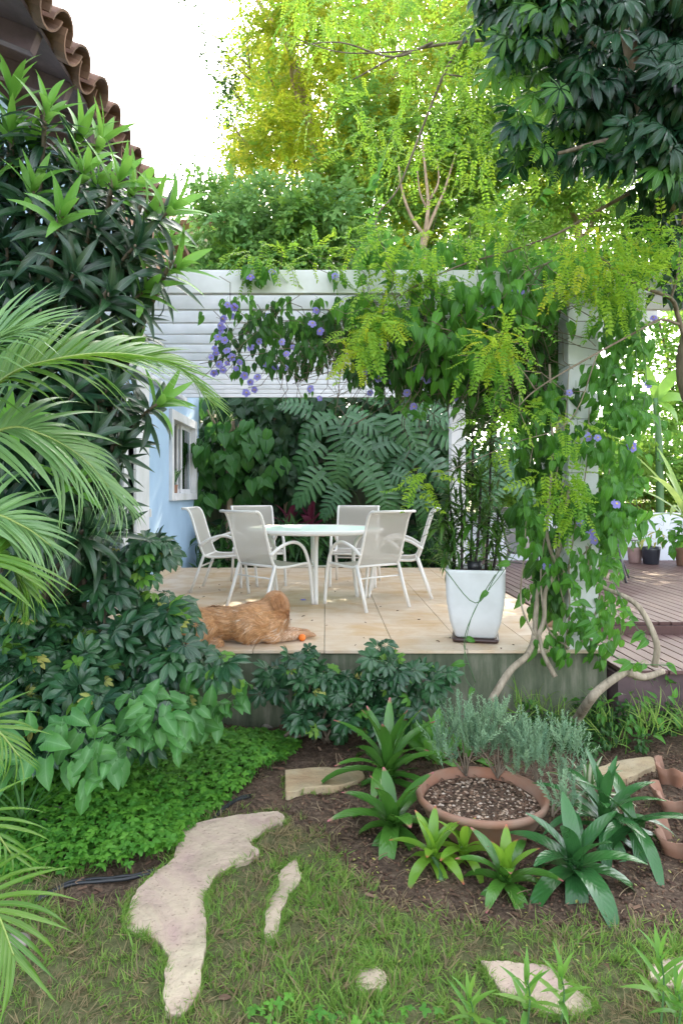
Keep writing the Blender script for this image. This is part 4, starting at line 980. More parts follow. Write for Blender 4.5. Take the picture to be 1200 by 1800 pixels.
place(po, 'leaf', S_heart, rng.integers(0, 3, 230), blob_frames(bp, 230, .20, .36, camb=1.2, upb=.2, outw=.3, droop=.8, faceup=.3, facecam=1.0, jit=.4), L_pothos, 230)
tube_part('stem', [gnd(400, 11.9), P(395, 850, 11.8), P(380, 720, 11.8)], .015, .01, M_bark, po)
bp2 = region_blobs([(440, 700), (560, 700), (560, 870), (440, 880)], 11.3, 12, 40, .15, .35)+region_blobs([(380, 690), (800, 690), (800, 720), (380, 720)], 11.3, 12, 25, .15, .3)
po2 = thing('dark_climber', gnd(480, 12), 'dark leaved climber filling the shade between the heart leaves and split leaves', 'climber')
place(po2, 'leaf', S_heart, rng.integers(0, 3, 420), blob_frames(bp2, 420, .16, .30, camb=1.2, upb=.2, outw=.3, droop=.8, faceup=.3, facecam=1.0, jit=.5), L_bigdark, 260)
tube_part('stem', [gnd(480, 12), P(480, 800, 12), P(500, 700, 12)], .02, .012, M_bark, po2)
bp3 = region_blobs([(345, 700), (790, 700), (790, 990), (345, 990)], 11.9, 12.25, 120, .2, .4)
po3 = thing('wall_ivy', gnd(600, 12.25), 'deep green ivy covering the dark wall behind the planting', 'climber')
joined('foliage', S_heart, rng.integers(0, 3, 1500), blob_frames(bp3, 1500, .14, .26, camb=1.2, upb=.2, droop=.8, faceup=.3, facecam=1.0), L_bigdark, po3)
def rosette_plant(name, label, cat, base, n, elev, L, mat, shapes, group=None, spread=.1, axis=(0, 0, 1), stem=None, partname='leaf', young=None):
    t = thing(name, base, label, cat, group); Ms = rosette(Vector(base)+Vector((0, 0, .02)), axis, n, elev, L, spread)
    idx = [min(len(shapes)-1, int(i/n*len(shapes))) for i in range(n)]
    if young:
        k = max(2, int(n*young[1])); place(t, partname, shapes, idx[:k], Ms[:k], young[0]); place(t, partname, shapes, idx[k:], Ms[k:], mat)
    else: place(t, partname, shapes, idx, Ms, mat)
    if stem: tube_part('stem', stem[0], stem[1], stem[1]*.7, stem[2], t)
    return t
bedz = .35
def bp_(px, d, z=bedz): return Vector(((px-CX)/F*d, d, z))
rosette_plant('cordyline', 'maroon cordyline with broad upright leaves behind the table', 'plant', bp_(545, 10.9, 1.08), 13, (85, 15), .55, L_maroon, S_strapw, spread=.15)
rosette_plant('cordyline', 'smaller maroon cordyline showing left of the table rim', 'plant', bp_(508, 11.0, 1.12), 10, (85, 20), .50, L_maroon, S_strapw, spread=.15)
for i, (px, d, L, lab) in enumerate([(450, 11.2, .5, 'calathea with pale striped upright leaves behind the rear left chair'), (498, 10.9, .4, 'calathea with pale striped leaves below the maroon cordyline'), (530, 10.7, .4, 'small striped calathea in front of the maroon cordyline'), (380, 10.7, .5, 'striped calathea beside the corner of the blue wall'), (350, 10.5, .35, 'low bright striped plant at the foot of the blue wall'), (410, 10.6, .4, 'striped calathea behind the chair beside the blue wall')]):
    rosette_plant('calathea', lab, 'plant', bp_(px, d, .98 if i < 2 else .85 if i == 2 else .4), 16, (80, 10), L, L_cal, S_lanc, 'striped calatheas in the back bed')
for px, d, L, lab in [(655, 10.7, .5, 'dark broad leaved plant between the two rear chairs'), (740, 10.7, .45, 'dark broad leaved plant behind the right side chair'), (600, 10.8, .5, 'dark broad leaved plant behind the table centre')]:
    rosette_plant('broad_leaf_plant', lab, 'plant', bp_(px, d, .45), 18, (80, 5), L, L_bigdark, S_lanc, 'dark plants in the back bed')
rosette_plant('fern', 'light green feathery fern at the foot of the rear white post', 'plant', bp_(785, 10.35, .5), 16, (70, 5), .45, L_bgg, S_pin)
rosette_plant('fern', 'pale green feathery fern right of the rear white post', 'plant', bp_(835, 10.5, .5), 16, (70, 5), .5, L_bgg, S_pin)
rosette_plant('fern', 'small feathery fern under the right side chair back', 'plant', bp_(690, 10.5, .45), 14, (70, 5), .4, L_bgg, S_pin)
bb = region_blobs([(330, 930), (480, 930), (800, 940), (800, 985), (340, 1000)], 10.4, 11.3, 40, .1, .25)
bx_ = thing('low_bed_plants', bp_(560, 10.7), 'low dark leafy plants along the rear edge of the patio', 'plants')
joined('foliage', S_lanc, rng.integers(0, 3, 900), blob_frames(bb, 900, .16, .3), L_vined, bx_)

# strap leaf plant and banana behind the white wall at the right
rosette_plant('strap_leaf_plant', 'plant with long pale arching strap leaves at the right behind the wall', 'plant', P(1205, 905, 9.6), 14, (80, 25), 1.3, L_fern, [leaf_strip(1, .07, 8, strap, b, .35) for b in (.3, .7, 1.1)], spread=.1)
ban = thing('banana_plant', gnd(1150, 12.2), 'large leaved banana plant against the bright sky at the right', 'plant')
tube_part('stem', [gnd(1160, 12.2), P(1158, 800, 12.2), P(1150, 700, 12.2)], .08, .05, M_stem, ban)
S_ban = [leaf_strip(1, .28, 8, lambda t: math.sin(PI*(.08+.9*t))**.5, b, .2) for b in (.6, 1.1)]
place(ban, 'leaf', S_ban, [0, 1, 0, 1, 0, 1], [frames(np.array([tuple(P(1150, 705, 12.2))]), np.array([[math.cos(math.radians(a)), -.2, math.sin(math.radians(a))]]), np.array([[0, -1, .8]]), np.array([s*.62]))[0] for a, s in ((100, 1.1), (150, 1.2), (60, 1.2), (20, 1.3), (190, 1.0), (-20, 1.1))], L_bgg)
# plants in the pots on the deck
def potted(name, c, n, r, s, mat, shapes, label, cat='plant'):
    t = thing(name, c, label, cat); bl_ = [(c+Vector((random.uniform(-r, r), random.uniform(-r, r)*.6, random.uniform(.3, 1.3)*r)), r*.6) for _ in range(7)]
    place(t, 'leaf', shapes, rng.integers(0, len(shapes), n), blob_frames(bl_, n, *s), mat); tube_part('stem', [c, c+Vector((0, 0, r))], .01, .006, M_stem, t); return t
potted('potted_plant', POT2, 70, .30, (.10, .18), L_vine, S_heart, 'bright leafy plant spilling from the terracotta pot by the white wall')
potted('potted_plant', POT1, 26, .16, (.10, .16), L_schv, S_lanc, 'small yellowish plant in the charcoal pot')
potted('potted_plant', POT0, 26, .14, (.12, .22), L_bgd, S_lanc, 'upright dark plant in the dusty pink pot')
st = thing('sill_plant', SILL+Vector((0, 0, .12)), 'small spiky plant in the terracotta pot on the window sill', 'plant')
place(st, 'leaf', S_strap, [0, 1, 0, 1, 0, 1, 0, 0], rosette(SILL+Vector((0, 0, .12)), (0, 0, 1), 8, (85, 55), .30), L_cal)

# ------------------------------------------------------------------ canes in the white planter
cane = thing('cane_plants', pc+Vector((0, 0, .5)), 'tall dark stemmed dracaena canes growing out of the white planter', 'plant')
heads = []
for (bx, tx_, ty_, d) in ((795, 788, 860, 5.1), (822, 830, 720, 5.25), (815, 806, 800, 5.1), (870, 875, 900, 5.2), (850, 862, 760, 5.3), (835, 845, 830, 5.1), (805, 780, 900, 5.15)):
    a = Vector(((bx-CX)/F*d, d, PZ+.5)); a.x = min(max(a.x, pc.x-.15), pc.x+.15); a.y = pc.y+random.uniform(-.12, .12); b = P(tx_, ty_, d)
    tube_part('cane', [a, (a+b)/2+Vector((.01, 0, 0)), b], .011, .007, M_dcane, cane, 6); heads += [(b, 26)]+[(a.lerp(b, k)+Vector((random.uniform(-.05, .05), 0, 0)), 16) for k in (.3, .45, .6, .75, .9)]
Ms = []
for c_, n_ in heads: Ms += rosette(c_, (random.uniform(-.3, .3), random.uniform(-.3, .3), 1), n_, (75, -25), .17*random.uniform(.8, 1.2), .10)
S_cane = [leaf_strip(1, .13, 5, lanc, b, .3) for b in (.4, .9, 1.4)]
L_cane = leafmat('dark_cane_leaf', (0.035, 0.10, 0.03), (0.09, 0.20, 0.05), .35, .25)
place(cane, 'leaf', S_cane, rng.integers(0, 3, len(Ms)), Ms, L_cane)
ub = thing('broad_leaf_plant', pc+Vector((-.02, -.06, .6)), 'young plant with a few broad drooping leaves in the black plastic pot', 'plant')
c0 = pc+Vector((-.02, -.06, .58)); tube_part('stem', [c0, c0+Vector((-.02, 0, .18)), c0+Vector((-.03, 0, .32))], .008, .005, M_stem, ub)
place(ub, 'leaf', S_lanc, [2, 1, 2, 2, 1, 2, 1, 0], rosette(c0+Vector((-.03, 0, .33)), (0, 0, 1), 8, (60, -25), .24, .04), L_vine)
S_bl = [tr(leaf_strip(1, .42, 6, lambda t: math.sin(PI*t)**.7, b, .2), np.eye(4)) for b in (.8, 1.3)]
place(ub, 'leaf', S_bl, [0, 1, 0, 1, 1], rosette(c0+Vector((.03, -.03, .14)), (0, 0, 1), 5, (50, 10), .17, .05), L_vine)

# ------------------------------------------------------------------ dracaena tree at the left
dr_ = thing('dracaena', Vector((-1.55, 3.9, 0)), 'big dark dracaena bush with lance shaped leaves in front of the blue house', 'shrub')
HD = [(85, 190, 3.7), (20, 230, 3.9), (150, 300, 3.7), (210, 315, 3.8), (262, 372, 3.8), (305, 365, 3.7), (312, 470, 3.7), (240, 430, 3.7), (170, 400, 3.6), (60, 330, 3.7), (110, 380, 3.6), (10, 420, 3.7), (60, 470, 3.6), (130, 480, 3.6), (195, 520, 3.6), (255, 510, 3.8),
      (-20, 310, 3.8), (20, 540, 3.7), (90, 560, 3.7), (160, 600, 3.7), (225, 620, 3.9), (285, 705, 3.9), (60, 650, 3.7), (130, 690, 3.7), (195, 690, 3.8), (20, 740, 3.6), (90, 760, 3.7), (160, 770, 3.7), (215, 780, 3.9), (60, 830, 3.6), (130, 850, 3.7), (190, 870, 3.8), (0, 880, 3.6), (70, 910, 3.7), (150, 930, 3.7), (-10, 620, 3.6),
      (110, 300, 4.1), (190, 370, 4.1), (40, 400, 4.1), (110, 450, 4.1), (200, 460, 4.1), (260, 450, 4.1), (50, 540, 4.1), (150, 540, 4.1), (230, 560, 4.1), (90, 640, 4.1), (190, 640, 4.1), (40, 700, 4.1), (120, 760, 4.1), (190, 820, 4.1), (50, 800, 4.1), (100, 880, 4.1), (0, 480, 4.1), (0, 340, 4.1), (210, 740, 4.1),
      (30, 590, 3.9), (110, 610, 3.9), (180, 660, 3.9), (70, 720, 3.9), (140, 720, 4.0), (30, 780, 3.9), (110, 820, 3.9), (190, 780, 3.9), (160, 890, 3.9), (40, 860, 3.9), (0, 690, 3.9), (120, 930, 4.0), (40, 940, 3.9), (200, 930, 4.1), (230, 600, 4.0), (20, 160, 4.0), (140, 240, 4.0), (60, 260, 4.0), (240, 330, 4.0), (180, 250, 4.1), (290, 420, 4.1), (170, 330, 3.9), (0, 250, 4.0)]
hub = Vector((-1.75, 4.5, .1)); Mo = []; My = []
for i, (px, row, d) in enumerate(HD):
    h = P(px, row, d+random.uniform(-.1, .1)); out = (h-Vector((-1.8, 4.1, h.z-.5))); ax = (out.normalized()+Vector((.25, -.35, .15+(.5 if row < 330 else 0)))).normalized()
    root = hub+Vector((random.uniform(-.25, .25), random.uniform(-.15, .15), 0)); mid = lerp(root, h, .6)+Vector((-.18, .1, .05))
    if i < 38 and i % 2 == 0 or row < 330: tube_part('cane', [root, mid, h-ax*.12, h], .022, .010, M_bark, dr_, 5, 4)
    else: tube_part('cane', [h-ax*.4+Vector((-.1, .1, -.1)), h-ax*.15, h], .012, .008, M_bark, dr_, 5, 3)
    sc = 1.0 if d < 4 else 1.1
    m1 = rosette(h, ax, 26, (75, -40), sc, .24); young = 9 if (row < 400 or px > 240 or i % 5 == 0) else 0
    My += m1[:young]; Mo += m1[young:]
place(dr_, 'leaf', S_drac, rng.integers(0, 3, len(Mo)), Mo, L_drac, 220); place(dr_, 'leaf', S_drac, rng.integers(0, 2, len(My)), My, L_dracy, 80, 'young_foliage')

# ------------------------------------------------------------------ areca palm fronds at the left edge
def frond_plant(name, label, fr, mat2=True, base=Vector((-1.15, 2.2, 0))):
    t = thing(name, base, label, 'palm'); tot = sum(f[4] for f in fr)
    for (pts, l0, l1, droop, n, mat, updir) in fr:
        q = catmull([P(*p) for p in pts], 10); m = MB(); m.tube(q, [lerp(.008, .002, i/(len(q)-1)) for i in range(len(q))], 6); fo = m.build('frond', M_rach, t, True)
        off = worigin(fo)
        for i in range(n):
            s = .06+.93*i/(n-1); k = s*(len(q)-1); a = int(k); p = q[a].lerp(q[min(a+1, len(q)-1)], k-a); T = (q[min(a+1, len(q)-1)]-q[max(a-1, 0)]).normalized()
            ref = Vector(updir).normalized(); side = T.cross(ref).normalized(); nn_ = side.cross(T).normalized()
            for sg in (-1, 1):
                an = lerp(1.05, .35, s)+random.uniform(-.06, .06); f = (T*math.cos(an)+side*sg*math.sin(an)+nn_*.28+Vector((0, 0, -droop*.2))).normalized()
                L = lerp(l0, l1, abs(s-.4)/.6)*random.uniform(.9, 1.08)*(.55+.45*min(1, s*5)); up = (nn_+side*sg*-.5+Vector((0, 0, .4))).normalized()
                M = frames(np.array([tuple(p)]), np.array([tuple(f)]), np.array([tuple(up)]), np.array([L]))[0]; M[:3, 0] *= .55/max(L, .3)
                me = bmesh_of(S_leaflet[random.choice((0, 1, 1, 2)) if droop < .8 else random.choice((1, 2, 3))], mat, 'leaflet', None)
                o = bpy.data.objects.new('leaflet', me); C.objects.link(o); o.parent = fo; MM = Matrix(M.tolist()); MM.translation -= off; o.matrix_basis = MM
    return t
M_rach = plain('yellow_green_leaf_rib', (0.22, 0.30, 0.06), .4)
frond_plant('areca_palm', 'areca palm whose long arching fronds reach in from the left edge', [
    ([(-120, 800, 2.2), (0, 672, 2.2), (95, 633, 2.25), (210, 622, 2.35), (310, 645, 2.45), (378, 712, 2.5)], .40, .10, .6, 54, L_palm, (.1, -.6, 1)),
    ([(-150, 840, 2.1), (0, 757, 2.15), (75, 765, 2.2), (150, 810, 2.3), (210, 880, 2.35)], .42, .18, .9, 44, L_palmg, (.5, -.6, 1)),
    ([(-160, 760, 2.0), (-60, 640, 2.0), (-10, 600, 2.0), (40, 585, 2.0)], .33, .2, .5, 32, L_palmg, (.1, -.6, 1)),
    ([(-130, 960, 1.9), (-30, 905, 1.95), (40, 925, 2.0), (90, 960, 2.05)], .26, .14, .9, 34, L_palmg, (.4, -.6, 1)),
    ([(-130, 1060, 1.8), (-30, 980, 1.85), (10, 985, 1.9), (50, 1040, 1.95)], .28, .12, 1.0, 34, L_palm, (.4, -.6, 1))])
frond_plant('small_palm', 'low yellow green palm blades arching in from the bottom left corner', [
    ([(-150, 1640, 1.7), (-60, 1585, 1.65), (-10, 1600, 1.6), (25, 1680, 1.55)], .26, .15, .9, 15, L_palm, (.5, -.5, 1)),
    ([(-150, 1500, 1.8), (-70, 1440, 1.8), (-20, 1450, 1.75), (20, 1500, 1.75)], .22, .12, .9, 10, L_palm, (.4, -.5, 1)),
    ([(-140, 1330, 2.0), (-60, 1275, 2.0), (-10, 1280, 2.0), (35, 1330, 2.0)], .22, .10, 1.0, 14, L_palm, (.4, -.5, 1))], base=Vector((-1.2, 1.75, 0)))
cl = thing('strappy_clump', GG(70, 1425), 'clump of dark arching strappy leaves at the left edge', 'plant')
place(cl, 'leaf', S_grassy, rng.integers(0, 3, 46), rosette(GG(40, 1450), (.1, -.1, 1), 46, (80, 10), .42, .0), leafmat('clump_leaf', (.04, .12, .04), (.07, .18, .06), .3, .25))

# ------------------------------------------------------------------ dwarf umbrella shrubs (palmate leaves)
def umbrella_shrub(label, base, blobs, n, s, young, yellow, ns):
    t = thing('umbrella_shrub', base, label, 'shrub', 'dwarf umbrella shrubs'); M = blob_frames(blobs, n, *s, shell=(.45, 1.08), camb=.9, upb=.7, outw=.5, droop=.25, faceup=.9, facecam=.7, jit=.38)
    k = rng.random(n); ya = k < young; ye = (k >= young) & (k < young+yellow); ro = ~(ya | ye); ix = rng.integers(0, 4, n)
    place(t, 'leaf', S_palm, ix[ro], M[ro], L_sch, ns); M[ya, :3, :3] *= .8; place(t, 'leaf', S_palm, ix[ya], M[ya], L_schy, 60, 'young_foliage'); M[ye, :3, :3] *= .6
    if ye.any(): place(t, 'leaf', S_palm, ix[ye], M[ye], L_schv, 40)
    for b in blobs[::4]:
        tube_part('stem', [Vector((base[0]+random.uniform(-.2, .2), base[1], 0)), lerp(Vector(base), b[0], .6), b[0]+Vector((0, -.02, b[1]*.6))], .012, .006, M_bark, t, 5, 4)
    return t
lp = [(-60, 900), (40, 960), (120, 930), (200, 925), (265, 945), (290, 1000), (305, 1060), (345, 1115), (385, 1160), (400, 1200), (340, 1260), (200, 1290), (60, 1310), (-60, 1330)]
lb = []
for b in region_blobs(lp, 0, 1, 150, .09, .16):
    # distance grows towards the upper right of the mass
    px = CX+b[0].x/max(b[0].y, 1e-6)*F; row = HY-(b[0].z-EYE)/b[0].y*F if b[0].y > 1e-6 else 0
    lb.append((px, row, b[1]))
lblobs = []
for px, row, r in lb:
    d = 4.4-(row-930)/400*1.05+random.uniform(0, .45); p = P(px, row, min(max(d, 3.25), 4.6)); lblobs.append((p, r))
umbrella_shrub('large dwarf umbrella shrub at the left in front of the patio', (-1.35, 4.1, 0), lblobs, 950, (.095, .14), .13, .03, 300)
def pxblobs(poly, d0, d1, n, r0, r1): return region_blobs(poly, d0, d1, n, r0, r1)
umbrella_shrub('dark dwarf umbrella shrub low against the middle of the patio wall', (-.15, 4.5, 0), pxblobs([(455, 1190), (500, 1165), (600, 1185), (650, 1190), (650, 1265), (520, 1270), (470, 1240)], 4.25, 4.6, 34, .08, .13), 200, (.075, .105), .06, .01, 190)
umbrella_shrub('dwarf umbrella shrub against the patio wall left of the white planter', (.45, 4.5, 0), pxblobs([(640, 1160), (690, 1160), (770, 1200), (760, 1260), (640, 1265)], 4.25, 4.6, 26, .08, .13), 150, (.075, .105), .10, .01, 140)
tw_ = thing('umbrella_shrub', G(545, 1250), 'single tall dwarf umbrella sprig rising in front of the patio wall', 'shrub', 'dwarf umbrella shrubs')
tube_part('stem', [G(545, 1270), P(543, 1200, 4.4), P(543, 1140, 4.4)], .006, .004, M_stem, tw_, 5); place(tw_, 'leaf', S_palm, [0, 1, 2, 3, 1], rosette(P(543, 1140, 4.4), (0, -.3, 1), 5, (60, 10), .075, .05), L_sch)
# arrowhead vine at its foot
sy = thing('arrowhead_vine', G(250, 1330), 'arrowhead vine with pale centred leaves below the big umbrella shrub', 'climber', None)
sb = []
for px, row, d, r in [(360, 1215, 4.1, .12), (395, 1235, 4.05, .12), (415, 1215, 4.1, .08), (330, 1250, 3.75, .13), (280, 1260, 3.6, .17), (370, 1260, 3.9, .13), (230, 1290, 3.5, .14), (310, 1290, 3.6, .12), (150, 1280, 3.2, .15), (165, 1330, 3.15, .13), (60, 1330, 3.0, .13), (20, 1320, 3.0, .14), (325, 1175, 3.9, .08), (200, 1330, 3.35, .1), (160, 1370, 3.1, .08), (250, 1240, 3.55, .13)]: sb.append((P(px, row, d), r))
place(sy, 'leaf', S_arrow, rng.integers(0, 3, 170), blob_frames(sb, 165, .075, .145, shell=(.6, 1.2), camb=1.2, upb=.7, outw=.55, droop=.35, faceup=.8, facecam=.7, jit=.55), L_synz)
tube_part('stem', [G(250, 1330), P(270, 1290, 3.7), P(330, 1200, 3.9), P(400, 1200, 4.2)], .008, .005, M_stem, sy)
# upright bright leaves by the wall
for px, d, L, lab in ((765, 4.15, .34, 'bright green broad upright leaves right of the small umbrella shrubs'), (735, 4.3, .26, 'mid green broad leaved plant half hidden beside the bright upright leaves'), (820, 4.25, .24, 'low broad leaved plant behind the lavender')):
    rosette_plant('broad_leaf_clump', lab, 'plant', Vector(((px-CX)/F*d, d, 0.02)), 13, (85, 30), L, L_lily, [leaf_strip(1, .33, 6, lambda t: math.sin(PI*t)**.75, b, .3) for b in (.3, .7, 1.0)])

# ------------------------------------------------------------------ ground cover, litter, grass
def scatter_px(poly, n, rowpow=1.0):
    """points on the ground inside a region of the lawn"""
    gp = [G(*p) for p in poly]; xs = [p.x for p in gp]; ys = [p.y for p in gp]; pl2 = [(p.x, p.y) for p in gp]; out = np.zeros((0, 2))
    while len(out) < n:
        q = np.stack([rng.uniform(min(xs), max(xs), n*2), rng.uniform(min(ys), max(ys), n*2)], 1); q = q[inpoly(q[:, 0], q[:, 1], pl2)]; out = np.vstack([out, q])
    return out[:n]
GCP = [(-60, 1350), (90, 1360), (200, 1330), (300, 1300), (420, 1292), (500, 1288), (528, 1310), (500, 1345), (425, 1390), (350, 1450), (300, 1520), (215, 1545), (100, 1548), (-60, 1560)]
n = 5200; q = scatter_px(GCP, n); hgt = .03+.05*rng.random(n)+.03*np.sin(q[:, 0]*5+q[:, 1]*4)
pos = np.stack([q[:, 0], q[:, 1], gh(q[:, 0], q[:, 1])+hgt], 1); up = np.array([0, -.25, 1.0])+rdir(n)*.45
joined('ground_cover', S_cover, rng.integers(0, 3, n), frames(pos, rdir(n)*np.array([1, 1, .2]), up, rng.uniform(.016, .032, n)), L_cover, None, 'low bright green clover like ground cover below the arrowhead vine', 'ground cover')
FULL = [(-150, 1190), (1350, 1190), (1500, 1860), (-300, 1860)]
n = 9000; q = scatter_px(FULL, n); px, row = ground_px(q[:, 0], q[:, 1]); g = grassy(px, row); keep = (g < .5) | (rng.random(n) < .12); q = q[keep]; n = len(q)
pos = np.stack([q[:, 0], q[:, 1], gh(q[:, 0], q[:, 1])+.003+.006*rng.random(n)], 1)
joined('leaf_litter', CHIP, rng.integers(0, 3, n), rand_M(pos, rng.uniform(.012, .05, n), .6), M_litter, None, 'brown bark chips and dead leaf litter on the soil', 'leaf litter')
n = 1500; q = scatter_px(BED, n); pos = np.stack([q[:, 0], q[:, 1], gh(q[:, 0], q[:, 1])+.008], 1)
joined('dead_stems', [leaf_strip(1, .035, 4, lambda t: 1, b_, .2, side=.4) for b_ in (.3, .8)], rng.integers(0, 2, n), rand_M(pos, rng.uniform(.03, .10, n), .35), M_straw, None, 'thin dead stems and straw lying on the bed', 'leaf litter')
n = 3600; q = scatter_px(BED, n); pos = np.stack([q[:, 0], q[:, 1], gh(q[:, 0], q[:, 1])+.004], 1)
joined('clay_pebbles', PEB, rng.integers(0, 5, n), rand_M(pos, rng.uniform(.004, .011, n)), M_litter, None, 'brown nuts and clay pebbles scattered over the planting bed', 'pebbles')
n = 260; q = scatter_px([(500, 1440), (1250, 1480), (1250, 1700), (560, 1700)], n); pos = np.stack([q[:, 0], q[:, 1], gh(q[:, 0], q[:, 1])+.012+.01*rng.random(n)], 1)
joined('fallen_petals', CHIP[1:2], np.zeros(n, int), rand_M(pos, rng.uniform(.008, .018, n), .4), L_schv, None, 'tiny yellow fallen leaflets on the soil', 'fallen leaves')
BL = [leaf_strip(1, w_, 3, lambda t: 1-t**1.6, b, .3, side=sd) for w_, b, sd in ((.07, .6, .3), (.06, 1.1, -.3), (.08, 1.7, .2), (.06, 2.2, -.5))]
def stonemask(px, row):
    m = np.zeros(np.shape(px), bool)
    for pl in (STONE_BIG, STONE_NARROW, STONE_RIGHT, STONE_SMALL, STONE_EDGE, SLAB_LEFT): m |= inpoly(px, row, pl)
    return m
def fbm(x, y, s):
    return (np.sin(x*2.1*s+1.7*np.sin(y*1.3*s+.5))+np.sin(y*2.7*s+1.9*np.sin(x*1.7*s+2.1))+.6*np.sin(x*5.3*s+y*4.1*s+1.3))/2.6
def grass(n, mat, name, label, dens, s0, s1, low):
    q = scatter_px([(-120, 1335), (1330, 1335), (1500, 1870), (-300, 1870)], n); px, row = ground_px(q[:, 0], q[:, 1])
    f = fbm(q[:, 0], q[:, 1], 2.2); g = grassy(px, row)
    # soft edge of the lawn towards the bed
    g2 = np.maximum(g, .0); near = np.maximum(grassy(px, row+22), grassy(px-18, row+8)); pr_ = np.where(g2 > .5, dens(f, px, row), near*.22)
    pr_ = np.where(g2+near < .5, .012, pr_)
    pr_ = np.where(stonemask(px, row), 0, pr_); keep = rng.random(n) < pr_; q = q[keep]; m = len(q); f = f[keep]
    # tufts: blades fan out of shared roots
    kk = 9; q = np.repeat(q[::kk], kk, 0); f = np.repeat(f[::kk], kk); m = len(q); off = rng.normal(0, .009, (m, 2)); q = q+off
    px, row = ground_px(q[:, 0], q[:, 1]); ok = ~stonemask(px, row); q = q[ok]; f = f[ok]; off = off[ok]; m = len(q)
    pos = np.stack([q[:, 0], q[:, 1], gh(q[:, 0], q[:, 1])], 1); fan = np.concatenate([off/.009, np.zeros((m, 1))], 1); ts_ = np.repeat(rng.uniform(.7, 1.35, m//kk+2), kk)[:m]
    ax = q[:, 0]*13; ay = q[:, 1]*11; lean = np.stack([np.sin(ax+np.sin(ay)*2), np.cos(ay+np.sin(ax)*2), np.zeros(m)], 1)
    fwd = np.array([0, 0, 1.0])*low+lean*.3+fan*.35+rdir(m)*.3; fwd[:, 2] = np.abs(fwd[:, 2])+.1; up = rdir(m)+np.array([0, -.3, .2])
    joined(name, BL, rng.integers(0, 4, m), frames(pos, fwd, up, rng.uniform(s0, s1, m)*(1+.35*f)*ts_), mat, None, label, 'grass')
grass(100000, L_grass, 'grass', 'patchy green lawn grass round the stepping stones', lambda f, px, row: np.clip(.54+.5*f+np.where((px > 430) & (row < 1520), -.55, 0)-np.where((px < 250), .1, 0), .05, 1), .028, .062, .7)
grass(62000, L_grassd, 'dry_grass', 'dry brown stems and dead grass matted between the green blades', lambda f, px, row: np.clip(.45-.35*f+np.where((px > 430) & (row < 1520), .3, 0), .08, 1), .035, .075, .28)
# overhanging blades at the stone edges
def edge_grass(poly, n):
    P_ = [G(*p) for p in poly]; pts = []; dirs = []; c = sum(P_, Vector())/len(P_)
    L_ = [(P_[i]-P_[(i+1) % len(P_)]).length for i in range(len(P_))]
    for _ in range(n):
        i = random.choices(range(len(P_)), L_)[0]; p = P_[i].lerp(P_[(i+1) % len(P_)], random.random()); d = (c-p).normalized(); p = p-d*random.uniform(0, .03)
        pts.append((p.x, p.y, float(gh(p.x, p.y))+.004)); dirs.append(tuple(d*random.uniform(.2, 1)+Vector((random.uniform(-.7, .7), random.uniform(-.7, .7), random.uniform(.2, .9)))))
    return np.array(pts), np.array(dirs)
pp = [edge_grass(STONE_BIG, 3200), edge_grass(STONE_NARROW, 1300), edge_grass(STONE_RIGHT, 1700), edge_grass(STONE_SMALL, 900), edge_grass(STONE_EDGE, 300), edge_grass(SLAB_LEFT, 250)]
pos = np.vstack([a for a, b in pp]); dd = np.vstack([b for a, b in pp]); m_ = len(pos)
joined('edge_grass', BL, rng.integers(0, 4, m_), frames(pos, dd, rdir(m_)+np.array([0, 0, .5]), rng.uniform(.022, .06, m_)), L_grass, None, 'grass blades leaning over the rims of the stones', 'grass')
n = 80; q = scatter_px([(430, 1790), (640, 1778), (900, 1800), (900, 1870), (430, 1870)], n); pos = np.stack([q[:, 0], q[:, 1], gh(q[:, 0], q[:, 1])+.02+.03*rng.random(n)], 1)
joined('clover_patch', S_cover, rng.integers(0, 3, n), frames(pos, rdir(n)*np.array([1, 1, .2]), np.array([0, -.3, 1])+rdir(n)*.4, rng.uniform(.014, .024, n)), L_cover, None, 'bright clover like plants along the bottom edge in the grass', 'ground cover')
# young oleander like shoots at the bottom right
for px, row, h, lab in ((825, 1800, .14, 'leftmost of the narrow leaved shoots at the bottom edge'), (925, 1800, .20, 'second narrow leaved shoot from the left at the bottom edge'), (985, 1795, .20, 'third narrow leaved shoot from the left at the bottom edge'), (1160, 1795, .28, 'tallest narrow leaved shoot, in the bottom right corner'), (1190, 1800, .16, 'small shoot right of the tallest one in the corner')):
    b = GG(px, row+10); t = thing('shoot', b, lab, 'plant', 'young shoots along the bottom edge'); tube_part('stem', [b, b+Vector((.01, 0, h*.5)), b+Vector((0, 0, h*.8))], .004, .002, M_stem, t, 5)
    place(t, 'leaf', [leaf_strip(1, .17, 5, lanc, x, .35) for x in (.3, .6)], [i % 2 for i in range(12)], rosette(b+Vector((0, 0, h*.8)), (0, -.1, 1), 12, (78, 15), .085+h*.15, h*.55), L_schy)

# ------------------------------------------------------------------ bromeliads
BG = 'bromeliads round the terracotta bowl'
def brom(px, row, n, L, elev, mat, label, w=S_strap, lift=.03, stalk=None, ax=(0, 0, 1), young=None, spread=.05):
    b = GG(px, row)+Vector((0, 0, lift)); return rosette_plant('bromeliad', label, 'bromeliad', b, n, elev, L, mat, w, BG, spread, ax, stalk, 'leaf', young)
brom(682, 1382, 24, .46, (86, 8), L_brom, 'tallest bromeliad with long upright leaves, behind and left of the bowl', lift=.10, spread=.10)
brom(690, 1468, 17, .34, (80, -5), L_brom, 'wide leaved green bromeliad directly left of the bowl', S_strapw, lift=.08)
brom(760, 1528, 14, .22, (80, 5), L_bromy, 'small yellow green bromeliad in front of the bowl on a short stalk', S_strapw, lift=.06, stalk=([GG(775, 1550), GG(770, 1535)+Vector((0, 0, .03)), GG(760, 1528)+Vector((0, 0, .06))], .014, M_stem))
